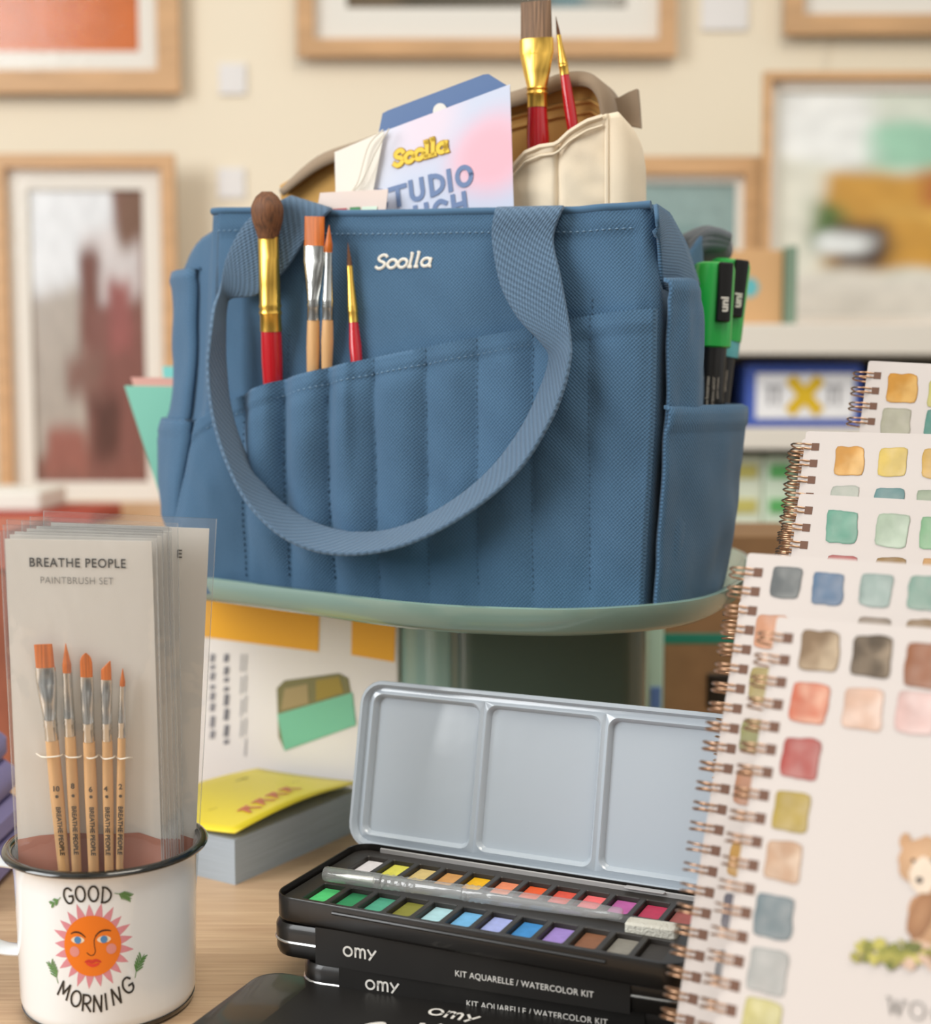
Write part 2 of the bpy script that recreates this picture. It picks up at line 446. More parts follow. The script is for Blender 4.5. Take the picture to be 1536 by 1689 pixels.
# ------------------------------------------------------------------ pictures on the wall
za = P(1300, 534, 1.95).z
def picture(name, label, x0, y0, x1, y1, fw, mw, Y, blobs, base, cat='picture', zmin=None, tilt=0, group='framed pictures on the wall'):
    """outer frame given by its corners; fw / mw: frame and mat widths in metres; blobs: colours inside the print (0..1 coordinates)"""
    a = P(x0, y0, Y); b = P(x1, y1, Y); X0, X1, Z1, Z0 = a.x, b.x, a.z, max(b.z, zmin if zmin is not None else -9)
    Wd, Hh = X1 - X0, Z1 - Z0; c = V(((X0 + X1) / 2, Y, Z0))
    t = thing(name, label, cat, c, (tilt, 0, 0), group)
    def ring(o, w0, h0, w1, h1, y0_, y1_):
        z = Hh / 2
        L = []
        for (ww, hh, yy) in ((w0, h0, y0_ + .02), (w0, h0, y0_), (w1, h1, y0_), (w1, h1, y1_)):
            L.append([V((s * ww / 2, yy, z + q * hh / 2)) for s, q in ((-1, -1), (1, -1), (1, 1), (-1, 1))])
        loft(o, L)
    o = MB(); ring(o, Wd, Hh, Wd - 2 * fw, Hh - 2 * fw, -.03, .0); o.build('frame', M['oak'], t, flat=True)
    o = MB(); ring(o, Wd - 2 * fw + .004, Hh - 2 * fw + .004, Wd - 2 * fw - 2 * mw, Hh - 2 * fw - 2 * mw, -.012, -.006)
    if mw > 0: o.build('mat_board', M['matb'], t, flat=True)
    pw, ph = Wd - 2 * fw - 2 * mw + .004, Hh - 2 * fw - 2 * mw + .004
    o = MB(); zz = Hh / 2
    q = lambda u, v, e: V(((u - .5) * pw, -.004 - e, zz + (v - .5) * ph))
    def paint(u, v):
        c = V(lin(base))
        for i, (u0, v0, u1, v1, colr) in enumerate(blobs):
            wob = .035 * nzf(u * 7 + i * 3, v * 7, i); s_ = .05
            k = sstep(-s_, s_, u - u0 + wob) * sstep(-s_, s_, u1 - u + wob) * sstep(-s_, s_, v - v0 + wob) * sstep(-s_, s_, v1 - v + wob)
            c = c.lerp(V(lin(colr)), k)
        return tuple(c * (1 + .12 * nzf(u * 14, v * 14, 3.3)))
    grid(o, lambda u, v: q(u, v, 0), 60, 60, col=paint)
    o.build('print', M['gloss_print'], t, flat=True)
    o = MB(); o.add([V((s * (Wd / 2 - fw), -.016, zz + k * (Hh / 2 - fw))) for s, k in ((-1, -1), (1, -1), (1, 1), (-1, 1))], [(0, 1, 2, 3)])
    o.build('glass', M['glass'], t, flat=True)
    return t


picture('framed_picture', 'oak framed picture with orange field high on the wall left of the bag', -380, -330, 302, 158, .040, .036, WY - .005,
        [(-.1, .5, 1.1, 1.2, '8c8f5a'), (-.1, -.1, 1.1, .55, 'cc6a26'), (.3, .42, .75, .62, '4d6a3d'), (.0, .48, .3, .62, 'c08a3a')], 'cc6a26')
picture('framed_picture', 'oak framed picture with dark brown landscape above the bag at the top edge', 488, -420, 1112, 98, .03, .058, WY - .005,
        [(-.1, -.1, 1.1, .35, '6a5a44'), (.2, -.05, .75, .1, '4d4534'), (.72, 0, .95, .14, '5d7f86'), (.86, .02, 1.1, .3, 'a9a49a')], '7d7158')
picture('framed_picture', 'oak framed picture at the top right corner with only its lower edge in view', 1298, -420, 1900, 62, .034, .045, WY - .005,
        [(-.1, -.1, 1.1, .3, 'b9a98c'), (.3, 0, .7, .2, '5b4c3a')], 'c8b99e')
picture('framed_picture', 'large oak framed picture with dusky red print and painted white reflection left of the bag', -8, 258, 302, 848, .024, .036, WY - .06,
        [(-.1, .60, .72, 1.1, 'e6e9ec'), (.45, .62, .95, .86, 'd9d3d2'), (.0, .1, .45, .66, 'b3aaa0'), (.42, .45, .6, .8, '76493c'), (.48, .0, .95, .6, '85584f'),  # large white blob: a reflection in the glass, put into the print's colour
         (.68, .45, .86, .7, '9a5d58'), (.1, .02, .45, .2, '9c6559'), (.5, .1, .75, .3, '5f3f36'), (.3, .3, .6, .45, '866459'), (.76, .8, 1.0, 1.0, '7b5a47')], '865e52')
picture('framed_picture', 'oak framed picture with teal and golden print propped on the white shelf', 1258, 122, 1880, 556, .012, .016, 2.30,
        [(.2, .64, 1.1, .86, '9fcfb5'), (.12, .2, 1.1, .66, 'c9963f'), (-.02, .66, .27, 1.02, 'eef0ee'), (-.05, .2, .13, .72, 'e3e2d4'), (.10, .3, .2, .52, '4d6e35'),  # white block and pale left strip paint a window reflection into the print
         (.16, .2, .33, .42, '4a3527'), (.12, .28, .26, .36, 'e8ecec'), (.3, .42, .6, .5, 'd8a952'), (.42, .5, .6, .64, 'b0622f'), (-.1, -.1, 1.1, .2, 'ded9cf')], 'd5dccf', tilt=-.03, zmin=za + .001)
picture('framed_picture', 'small oak framed picture with misty teal print just right of the cream pouch', 940, 262, 1250, 520, .028, .012, 2.35,
        [(-.1, .45, 1.1, 1.1, '8fa8a6'), (-.1, -.1, 1.1, .3, 'b5a58c'), (.3, .3, .8, .6, '7d9a98')], '9aa9a0', tilt=-.03)
for (x, y, l) in ((384, 128, 'small white caption card on the wall beside the orange picture'), (382, 300, 'small white caption card on the wall beside the dusky red picture'),
                  (1196, 22, 'white caption card on the wall between the two top pictures')):
    p = P(x, y, WY - .004); o = MB(); k = 1.0 if x < 900 else 1.7
    rrbox(o, .05 * k, .004, .055 * k, .001, .0005, Matrix.Translation((0, 0, -.03)))
    c = o.build('caption_card', mat('caption_card_paper', 'e9e6e4', .7)); c.location = p
    tag(c, l, 'card', 'caption cards on the wall')
cp = P(1196, 75, WY - .004); o = MB(); tube(o, [P(1362, 62, WY - .01), P(1358, 126, WY - .01)], .0012, 6)
tag(o.build('hanging_cord', M['string']), 'thin cord hanging on the wall between the two right pictures', 'cord')

# ------------------------------------------------------------------ shelves at the back right
SYF, SYB = 1.95, 2.5
za = P(1300, 534, SYF).z; zb = P(1300, 585, SYF).z; zc = P(1300, 706, SYF).z; zd = P(1300, 742, SYF).z
xl = P(1120, 560, SYF).x; xr = 1.35
t = thing('shelf_unit', 'white shelf unit with a dark open compartment behind the notebooks', 'shelf', ((xl + xr) / 2, (SYF + SYB) / 2, -.75))
def wbox(o, x0, x1, y0, y1, z0, z1, bev=.002, mi=0):
    return rrbox(o, x1 - x0, y1 - y0, z1 - z0, bev * 1.5, bev, Matrix.Translation(((x0 + x1) / 2, (y0 + y1) / 2, z0)), mi)
for z0, z1 in ((zb, za), (zd, zc), (-.45, -.41)):
    o = MB(); wbox(o, xl, xr, SYF, SYB, z0, z1); o.build('shelf_board', M['white'], t, off(t))
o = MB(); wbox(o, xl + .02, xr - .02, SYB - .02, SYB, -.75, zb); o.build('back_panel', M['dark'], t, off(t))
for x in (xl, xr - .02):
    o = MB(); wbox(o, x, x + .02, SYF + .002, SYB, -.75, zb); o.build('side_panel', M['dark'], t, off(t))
# game box with blue border on the middle shelf
gx0, gx1 = P(1226, 650, 2.02).x, P(1416, 650, 2.02).x; gz1 = P(1300, 600, 2.02).z
t = thing('game_box', 'boxed set with blue border and yellow cross on the dark shelf', 'box', ((gx0 + gx1) / 2, 2.05, zc))
o = MB(); wbox(o, gx0, gx1, 2.0, 2.12, zc, gz1, .003); o.build('box_body', mat('blue_box_card', '3f5bb0', .45), t, off(t))
o = MB(); wbox(o, gx0 + .014, gx1 - .012, 1.997, 2.0, zc + .012, gz1 - .014, .001); o.build('front_label', mat('white_box_label', 'e8e8ea', .5), t, off(t))
o = MB(); cx, cz = (gx0 + gx1) / 2 + .0, (zc + gz1) / 2
fn = lambda x, y: V((cx + x, 1.9955, cz + y)); kx = .028
put(o, stroke2([(-.018, -.020), (.018, .020)], .017, sm=False), fn, 0, lin('d8b21c')); put(o, stroke2([(-.018, .020), (.018, -.020)], .017, sm=False), lambda x, y: fn(x, y) + V((0, -.0003, 0)), 0, lin('d8b21c'))
for x in (-.05, -.038, .036, .048):
    put(o, stroke2([(x, -.012), (x, .012)], .004, sm=False), fn, 0, lin('8c8c90')); put(o, stroke2([(x - .004, .012), (x + .004, .012)], .003, sm=False), fn, 0, lin('8c8c90'))
o.build('print', M['flatcol'], t, off(t), flat=True)
# lower row: pale boxes
xs = [(1190, 1258, 'dfe6d0', 'c9bf6a', 'pale carton with yellow stripes on the lower shelf behind the bag'), (1260, 1312, 'd3e2cc', '5fae62', 'pale carton with a green block on the lower shelf beside the wire bindings')]
for x0, x1, cb, cs, lb in xs:
    X0, X1 = P(x0, 800, 2.0).x, P(x1, 800, 2.0).x; zt_, zb_ = P(x0, 752, 2.0).z, -.41
    t = thing('carton', lb, 'box', ((X0 + X1) / 2, 2.06, zb_), group='cartons on the lower shelf')
    o = MB(); wbox(o, X0, X1, 2.0, 2.14, zb_, zt_); o.build('carton_body', mat('pale_carton', cb, .5), t, off(t))
    o = MB()
    for k in range(3):
        z1 = zt_ - .012 - k * .05
        wbox(o, X0 + .008, X1 - .008, 1.997, 2.0, z1 - (.02 if k < 2 else .008), z1, .0008)
    o.build('stripe_print', mat('carton_stripe', cs, .5), t, off(t))
# kraft folder with teal dot + green binder standing on the top shelf
X0, X1 = P(1150, 470, 2.02).x, P(1292, 470, 2.02).x; z1 = P(1200, 412, 2.02).z
t = thing('kraft_box', 'light kraft box with a pale teal dot on the top shelf', 'box', ((X0 + X1) / 2, 2.06, za))
o = MB(); wbox(o, X0, X1, 2.02, 2.12, za, z1); o.build('box_body', M['kraft_l'], t, off(t))
o = MB(); dp = P(1236, 474, 2.0195); put(o, disc2(0, 0, .014), lambda x, y: dp + V((x, 0, y))); o.build('dot_label', M['aqua'], t, off(t), flat=True)
o = MB(); X0 = P(1294, 470, 2.02).x; wbox(o, X0, X0 + .014, 2.0, 2.14, za, z1 + .004)
tag(o.build('green_book', mat('green_book_cloth', '78907c', .7)), 'thin green book standing beside the light kraft box on the top shelf', 'book')

# wooden sideboard at the back left with red things on it
zs = P(100, 872, 2.0).z
t = thing('sideboard', 'low wooden sideboard against the wall below the dusky red picture', 'cabinet', (-.9, 2.28, -.75))
o = MB(); wbox(o, -1.5, -.2, 1.98, WY - .10, zs - .03, zs, .004); o.build('top', M['oak'], t, off(t))
o = MB(); wbox(o, -1.48, -.22, 2.0, WY - .11, -.75, zs - .03, .004); o.build('body', mat('warm_wood_body', 'b78a5c', .6), t, off(t))
o = MB(); a = P(-60, 845, 2.02); b = P(152, 845, 2.02); wbox(o, a.x, b.x, 2.02, 2.2, zs, P(100, 846, 2.02).z, .004)
tag(o.build('red_book', M['redm']), 'red book lying on the sideboard behind the packets', 'book')
o = MB(); a = P(-80, 845, 2.02); b = P(60, 845, 2.02); wbox(o, a.x, b.x, 2.04, 2.18, P(100, 846, 2.02).z, P(100, 812, 2.02).z, .004)
tag(o.build('white_book', M['matb']), 'white book lying on top of the red book', 'book')

# ------------------------------------------------------------------ kraft carton and other stock under and behind the tray
def cuboid(px0, px1, Y, depth, pyt, z0=0.0, yaw=0):
    a, b = P(px0, pyt, Y), P(px1, pyt, Y); w_ = b.x - a.x
    Mx = Matrix.Translation((a.x, Y, z0)) @ Matrix.Rotation(yaw, 4, 'Z') @ Matrix.Translation((w_ / 2, depth / 2, 0))
    return Mx, w_, a.z - z0


Mx, w_, h_ = cuboid(1097, 1340, 1.16, .12, 884)
t = thing('kraft_carton', 'brown kraft carton with teal band behind the tray and notebooks', 'box', Mx.translation)
Ml = off(t) @ Mx
o = MB(); rrbox(o, w_, .12, h_, .002, .001, Ml); o.build('carton_body', M['kraft'], t)
zt_ = P(1150, 1062, 1.16).z; o = MB(); rrbox(o, w_ + .001, .121, .009, .002, .0005, Ml @ Matrix.Translation((0, 0, zt_))); o.build('teal_band', mat('teal_tape', '157a66', .5), t)
o = MB(); zt_ = P(1175, 1165, 1.16).z; rrbox(o, .02, .003, .028, .001, .0005, Ml @ Matrix.Translation((-w_ / 2 + .047, -.061, zt_))); o.build('black_label', M['black'], t)
Mx, w_, h_ = cuboid(1070, 1096, 1.12, .14, 1020)
t = thing('upright_book', 'pale mint book standing upright between pedestal and kraft carton', 'book', Mx.translation)
Ml = off(t) @ Mx
o = MB(); rrbox(o, w_, .14, h_, .002, .001, Ml); o.build('cover', mat('pale_mint_cover', 'a9c9b9', .5), t)
o = MB(); rrbox(o, w_ * .7, .002, .018, .001, .0004, Ml @ Matrix.Translation((0, -.0705, .03))); o.build('blue_label', mat('blue_label', '5677b0', .5), t)

# white boxed pastel set standing under the tray
a, b = P(318, 1000, .985), P(656, 1000, .905); a.z = b.z = 0
ex = (b - a).normalized(); w_ = (b - a).length; yaw = math.atan2(ex.y, ex.x); h_ = .1445
t = thing('pastel_set_box', 'white boxed art set with orange yellow bands and mint photo under the tray', 'box', a)
Mx = Matrix.Rotation(yaw, 4, 'Z')
o = MB(); rrbox(o, w_, .035, h_, .0015, .0006, Mx @ Matrix.Translation((w_ / 2, .0175, 0))); o.build('box_body', mat('white_box_card', 'e6e0da', .45), t)
nb = V((ex.y, -ex.x, 0)); bo = a.copy()
def bx(px, py):
    q = Pp(px, py, bo, nb) - bo; return q.dot(ex), q.z
o = MB(); fnb = lambda e: (lambda x, y: ex * x + V((0, 0, y)) + nb * e)
def quadb(pts, c, e=.0004):
    o.add([fnb(e)(*bx(*p)) for p in pts], [tuple(range(len(pts)))], 0, lin(c))
quadb([(318, 985), (528, 1010), (526, 1075), (318, 1048)], 'f0ac12'); quadb([(581, 1020), (653, 1030), (651, 1092), (580, 1080)], 'f0ac12')
quadb([(457, 1135), (470, 1122), (560, 1110), (575, 1118), (588, 1190), (470, 1238), (460, 1215)], '7a7448')
quadb([(458, 1178), (582, 1142), (588, 1196), (470, 1238)], '76bd9b', .0006)
quadb([(470, 1136), (508, 1128), (510, 1160), (464, 1172)], 'a38f62', .0006); quadb([(522, 1122), (560, 1116), (568, 1142), (522, 1156)], '9a8433', .0006)
for x, w0, c in ((348, 8, '8a888c'), (371, 8, '76757a'), (398, 3, 'b5b3b3'), (405, 3, 'b5b3b3')):
    random.seed(int(x))
    y = 1078
    while y < 1222:
        L_ = random.choice((8, 14, 20)) if w0 > 5 else 30
        quadb([(x, y), (x + w0, y + 1), (x + w0 - 2, y + L_), (x - 2, y + L_)], c); y += L_ + random.choice((4, 7))
o.build('print', M['flatcol'], t, flat=True)

# yellow paperback lying on the table
c0 = Pz(388, 1460, 0); u1 = V((.53, .848, 0)); u2 = V((-.848, .53, 0)); L1, L2, th = .122, .088, .027
t = thing('yellow_paperback', 'thick paperback with curling yellow cover lying left of the paint tins', 'book', c0)
o = MB(); bt = V((0, 0, th))
slab(o, [u1 * L1 + bt, u1 * L1 + u2 * L2 + bt, u2 * L2 + bt, bt], V((0, 0, 1)), th); o.build('page_block', M['greyp'], t, flat=True)
o = MB()
def cov(s, q):
    lift = .010 * (1 - s) ** 2 * 0 + .004 * math.sin(PI * s) + .004 * (1 - q) ** 2
    return u1 * (L1 * (s * 1.03 - .015)) + u2 * (L2 * (q * 1.02 - .02 + .10 * (1 - s) * (1 - q) * 0)) + V((0, 0, th + .0012 + lift))
grid(o, cov, 14, 10); cvo = o.build('cover', M['yellow'], t); cvo.modifiers.new('thickness', 'SOLIDIFY').thickness = .0006
o = MB()
rr = [(.28, .22), (.40, .24), (.52, .26), (.64, .28)]
for i, (s_, q_) in enumerate(rr):
    k = .06
    for pts in ([(-1, -1), (0, 1), (1, -1)], [(-.5, 0), (.6, .2)], [(-1, .8), (1, 1)]):
        sh = stroke2([(s_ + x * k * .6, q_ + y * k) for x, y in pts], .02)
        put(o, sh, lambda x, y: cov(x, y) + V((0, 0, .0006)), 0, lin('d9785a'))
put(o, stroke2([(.2, .48), (.85, .42)], .006, sm=False), lambda x, y: cov(x, y) + V((0, 0, .0006)), 0, lin('9b8d2a'))
put(o, stroke2([(.3, .85), (.75, .8)], .016, sm=False), lambda x, y: cov(x, y) + V((0, 0, .0006)), 0, lin('8e8430'))
o.build('cover_print', M['flatcol'], t, flat=True)

# mint books behind the bag's left side
o = MB(); n_ = V((0, -1, 0)); t = thing('mint_notebook', 'mint green notebook with pink page edges leaning behind the bag', 'book', P(262, 800, 1.0))
oy = V((0, .03, 0))
fr_ = [P(205, 636, 1.0), P(430, 640, 1.0), P(430, 960, 1.0), P(300, 940, 1.0), P(262, 812, 1.0)]
slab(o, fr_, n_, .003); slab(o, [p + V((0, .036, .004)) for p in fr_], n_, .003); o.build('cover', M['mint'], t, off(t), flat=True)
o = MB(); slab(o, [p + V((.004, .0031, -.002 if i > 1 else .006)) for i, p in enumerate(fr_)], n_, .032); o.build('page_block', M['pink'], t, off(t), flat=True)
o = MB(); slab(o, [P(268, 604, 1.08), P(430, 604, 1.08), P(430, 960, 1.08), P(300, 960, 1.08)], n_, .02)
tag(o.build('aqua_book', mat('aqua_cover', '7fd0cc', .5)), 'pale aqua book behind the mint notebook left of the bag', 'book')

# objects at far left edge
Mx, w_, h_ = cuboid(-110, 14, 1.02, .1, 940)
t = thing('storage_box', 'rust red storage box at the left edge behind the packets', 'box', Mx.translation); Ml = off(t) @ Mx
o = MB(); rrbox(o, w_, .1, h_, .003, .001, Ml); o.build('box_body', mat('rust_card', '9c5a42', .6, var=(18, .25)), t)
o = MB(); rrbox(o, w_ + .004, .104, .03, .003, .001, Ml @ Matrix.Translation((0, 0, h_))); o.build('lid', mat('rust_lid', 'b0604a', .6), t)
o = MB()
for k, (z0, sc) in enumerate(((.0, 1.0), (.021, .97), (.042, .93), (.062, .86))):
    L_ = []
    cw, cd = .15 * sc, .12 * sc
    for a, zz in ((.93, 0), (1.0, .006), (1.0, .015), (.93, .021)):
        L_.append([V((-.345 + p.x, .80 + p.y + .004 * math.sin(p.x * 60 + k), z0 + zz)) for p in rr_loop(cw * a, cd * a, .02, 5)])
    loft(o, L_, 0, True, True)
t = thing('folded_cloth', 'lavender folded cloth beside the white mug at the left edge', 'cloth', (-.345, .8, 0))
o.build('folds', M['lav'], t, off(t))

# ------------------------------------------------------------------ tray stand
ZF = .167
tp = [(-.238, .895), (-.172, .836), (-.09, .768), (-.037, .727), (.006, .708), (.062, .703), (.122, .734), (.158, .80), (.182, .88), (.19, .97), (.16, 1.04), (.08, 1.085), (-.03, 1.09), (-.13, 1.06), (-.205, .985)]
loop = [p.to_2d() for p in smooth([(x, y, 0) for x, y in tp], 8, True)]
cen = sum(loop, V((0, 0))) / len(loop)
t = thing('tiered_stand', 'sage green metal display stand whose tray carries the blue bag', 'stand', (cen.x, cen.y, 0))
def tl(ins, z):
    out = []
    for p in loop:
        r = (p - cen); q = cen + r * (1 - ins / r.length); out.append(V((q.x, q.y, z)))
    return out
o = MB()
prof = [(.10, ZF - .001), (.03, ZF - .001), (.016, ZF), (.009, ZF + .003), (.005, ZF + .010), (.0025, ZF + .0113), (0, ZF + .0108), (.0002, ZF + .009), (.004, ZF - .001), (.010, ZF - .0045), (.03, ZF - .006), (.10, ZF - .006)]
loft(o, [tl(i, z) for i, z in prof], 0, True, True); o.build('tray', M['sage'], t, off(t))
pr = .040; pc = V((P(655, 1080, .925).x + pr, .925, 0))
o = MB(); lathe(o, [(pr, 0), (pr, ZF - .0062)], 64, M=Matrix.Translation(pc)); 
o.build('pedestal', M['sage'], t, off(t))
x0, x1 = P(740, 1080, .868).x, P(1071, 1080, .868).x
t = thing('storage_canister', 'dark green glossy rounded canister standing under the tray beside the pedestal', 'canister', ((x0 + x1) / 2, .915, 0))
o = MB(); rrbox(o, x1 - x0, .092, .150, .018, .002, n=8); o.build('body', mat('dark_green_metal', '56665a', .25, coat=.3), t)
o = MB(); L_ = [rr_loop(x1 - x0 + .001, .093, .0185, 8, .138), rr_loop(x1 - x0 + .002, .094, .019, 8, .139), rr_loop(x1 - x0 + .002, .094, .019, 8, .150), rr_loop(x1 - x0 - .001, .091, .018, 8, .1515)]
loft(o, L_, 0, False, True); o.build('lid', bpy.data.materials['dark_green_metal'], t)

# ------------------------------------------------------------------ the blue bag
TH = math.radians(20.6)
EU = V((math.cos(TH), -math.sin(TH), 0)); EN = V((-math.sin(TH), -math.cos(TH), 0)); EZ = V((0, 0, 1))
BO = P(1066, 1000, .735); BO.z = 0
def B(u, d, z): return BO + EU * u + EN * d + EZ * z
def b2(px, py, d=0):
    q = Pp(px, py, BO + EN * d, EN) - BO; return q.dot(EU), q.z
def tab_uz(pxs): return sorted([(b2(x, y)[1], b2(x, y)[0]) for x, y in pxs])
TL_ = tab_uz([(340, 349), (335, 480), (325, 680), (286, 860), (300, 940), (318, 1000)])
TR_ = tab_uz([(1080, 335), (1089, 500), (1084, 700), (1072, 880), (1064, 1010)])
uLf = lambda z: interp(TL_, z)
uRf = lambda z: interp(TR_, z)
TOP = [b2(x, y) for x, y in ((338, 349), (450, 346), (560, 352), (690, 350), (800, 347), (950, 346), (1080, 335))]
POC = [b2(x, y) for x, y in ((320, 700), (370, 668), (430, 645), (480, 628), (560, 607), (637, 590), (720, 573), (800, 557), (880, 541), (945, 528), (1000, 518), (1095, 508))]
zTop = lambda u: interp(TOP, u)
zPoc = lambda u: interp(POC, u)
STX = [(415, 750), (486, 780), (560, 780), (634, 780), (716, 760), (797, 760), (886, 760), (978, 740)]
STU = [b2(x, y)[0] for x, y in STX]
def fdisp(u, z):
    s = (u - uLf(z)) / (uRf(z) - uLf(z)); t_ = (z - ZF) / (zTop(u) - ZF)
    s = min(1, max(0, s)); t_ = min(1, max(0, t_))
    d = .007 * abs(math.sin(PI * s)) ** .7 * abs(math.sin(PI * min(1, t_ * 1.02))) ** .8
    d += .0030 * nzf(u * 20, z * 13, 1.3) + .0016 * nzf(u * 55 + z * 40, z * 24, 5.1)
    d += .0022 * math.exp(-((u + .225 + (z - .33) * .5) / .012) ** 2) * sstep(.24, .33, z)
    d += .0018 * math.exp(-((u + .02 - (.36 - z) * .25) / .008) ** 2) * sstep(.28, .33, z)
    d += .0013 * sstep(.0125, .0112, zTop(u) - z)             # top hem
    d *= sstep(0, .035, s) * sstep(0, .035, 1 - s) * .85 + .15
    return d
BRB = [(b2(453, 640)[0], .0105, .0072), (b2(528, 608)[0], .0120, .0048), (b2(587, 600)[0], .006, .003)]
def pdisp(u, z):
    """front pocket layer"""
    ks = [uLf(z)] + STU + [uRf(z)]
    amp = 0
    for ci, (a_, b_) in enumerate(zip(ks, ks[1:])):
        if a_ <= u <= b_:
            f = min(1, max(0, (u - a_) / max(1e-5, b_ - a_))); full = (.003, .0055, .0075, .0075, .0055, .0038, .0034, .003, .0026)[min(ci, 8)]
            amp = full * abs(math.sin(PI * f)) ** .8
    h = zPoc(u) - z
    amp *= .45 + .55 * sstep(-.002, .02, h)
    amp *= .3 + .7 * sstep(0, .05, z - ZF)
    d = fdisp(u, z) + .0028 + amp + .0006 * nzf(u * 90, z * 40, 9)
    d += .0012 * sstep(.0095, .0082, h)
    for ub, wb, hb in BRB: d += hb * math.exp(-((u - ub) / wb) ** 4) * sstep(.075, .03, h)
    s = (u - uLf(z)) / (uRf(z) - uLf(z))
    return d + .0015 * math.sin(PI * min(1, max(0, s)))
def bp(px, py, extra=0, f=None):
    d = 0
    for _ in range(3):
        u, z = b2(px, py, d); d = (f or fdisp)(u, z) + extra
    return B(u, d, z)


bag = thing('canvas_tool_bag', 'blue canvas tote bag with pocketed front standing on the sage green tray', 'bag', B(-.14, -.09, ZF))
OFB = off(bag)
D, RC = .137, .011
stations = []
nF = 110
for i in range(nF + 1): stations.append(('f', i / nF))
for i in range(1, 6): stations.append(('cr', i / 6))
for i in range(31): stations.append(('r', i / 30))
for i in range(1, 6): stations.append(('cbr', i / 6))
for i in range(41): stations.append(('b', i / 40))
for i in range(1, 6): stations.append(('cbl', i / 6))
for i in range(31): stations.append(('l', i / 30))
for i in range(1, 6): stations.append(('cl', i / 6))
zR, zL = zTop(uRf(.36)), zTop(uLf(.36)); zBack = min(zR, zL) - .004
def rbulge(f, z):
    t_ = (z - ZF) / (zR - ZF)
    return .008 * math.sin(PI * f) * (.6 + .4 * math.sin(PI * min(1, t_))) - .026 * abs(math.sin(PI * f)) ** 1.3 * sstep(.72, 1.0, t_) + .0015 * nzf(f * 6, z * 40, 3)
LFL = [(0, 0), (.05, .006), (.10, .011), (.14, .024), (.22, .037), (.32, .046), (.5, .053), (.75, .056), (1, .054)]
def lbulge(f, z):
    t_ = (z - ZF) / (zL - ZF)
    k = interp([(0, .35), (.12, .5), (.28, .8), (.4, .95), (.62, .9), (.85, .98), (1, .74)], t_)
    return interp(LFL, f) * k + .0016 * nzf(f * 9, z * 32, 8) * (1 if f > .02 else 0)
def shell(k, t_):
    kind, f = k
    if kind == 'f': zt_ = None
    if kind == 'f':
        zz = ZF + t_ * .2
        u0, u1_ = uLf(zz), uRf(zz); u = lerp(u0 + RC, u1_ - RC, f); z = ZF + t_ * (zTop(u) - ZF)
        u0, u1_ = uLf(z), uRf(z); u = lerp(u0 + RC, u1_ - RC, f)
        return u, fdisp(u, z), z
    if kind in ('cr', 'r', 'cbr'):
        g = 0 if kind == 'cr' else (1 if kind == 'cbr' else f)
        zt_ = zR - .036 * abs(math.sin(PI * g)) ** 1.2 - (zR - zBack) * g
        z = ZF + t_ * (zt_ - ZF); ur = uRf(z)
        if kind == 'cr': a = PI / 2 * (1 - f); return ur - RC + RC * math.cos(a), -RC + RC * math.sin(a), z
        if kind == 'r': return ur + rbulge(f, z), lerp(-RC, -D + RC, f), z
        a = -PI / 2 * f; return ur - RC + RC * math.cos(a), -D + RC + RC * math.sin(a), z
    if kind == 'b':
        z = ZF + t_ * (zBack - ZF); return lerp(uRf(z) - RC, uLf(z) + RC - lbulge(1, z), f), -D, z
    g = 1 if kind == 'cbl' else (0 if kind == 'cl' else 1 - f)
    zt_ = zL - .030 * abs(math.sin(PI * g)) ** 1.2 - (zL - zBack) * g
    z = ZF + t_ * (zt_ - ZF); ul = uLf(z)
    if kind == 'cbl': a = -PI / 2 - PI / 2 * f; return ul - lbulge(1, z) + RC + RC * math.cos(a), -D + RC + RC * math.sin(a), z
    if kind == 'l': return ul - lbulge(1 - f, z), lerp(-D + RC, -RC, f), z
    a = PI - PI / 2 * f; return ul + RC + RC * math.cos(a), -RC + RC * math.sin(a), z
rows = 64; n = len(stations); vs = []; uv = []
per = [0]
for a, b_ in zip(stations, stations[1:]):
    p, q = shell(a, .5), shell(b_, .5); per.append(per[-1] + math.hypot(p[0] - q[0], p[1] - q[1]))
for j in range(rows + 1):
    for k, st in enumerate(stations):
        u, d, z = shell(st, j / rows); vs.append(B(u, d, z)); uv.append((per[k], z))
fs = [(j * n + i, j * n + (i + 1) % n, (j + 1) * n + (i + 1) % n, (j + 1) * n + i) for j in range(rows) for i in range(n)]
fs.append(tuple(range(n))[::-1])
o = MB(); o.add(vs, fs, 0, uv=uv); sh = o.build('body', M['canvas'], bag, OFB, ang=80)
md = sh.modifiers.new('thickness', 'SOLIDIFY'); md.thickness = .0022; md.offset = -1

# front pocket
o = MB(); NU, NV = 220, 60
def pk(i, j):
    s = i; z = ZF + .001 + j * (.5 * (zPoc(-.14) - ZF)); 
    for _ in range(3):
        u = lerp(uLf(z) + .0015, uRf(z) - .001, s); z = ZF + .001 + min(1, j) * (zPoc(u) - ZF - .001)
    d = pdisp(u, z)
    return u, d, z
def pkf(i, j):
    if j > 58.5 / 60: u, d, z = pk(i, 1.0); d = max(fdisp(u, z) + .0004, d - .0034)
    else: u, d, z = pk(i, j / (58 / 60))
    if i in (0, 1): d = fdisp(u, z) + .0003
    return B(u, d, z)
grid(o, pkf, NU, NV, uvfn=lambda i, j: ((lambda q: (q[0] + .5, q[2]))(pk(i, min(1, j)))))
fpk = o.build('front_pocket', M['canvas'], bag, OFB, ang=80)

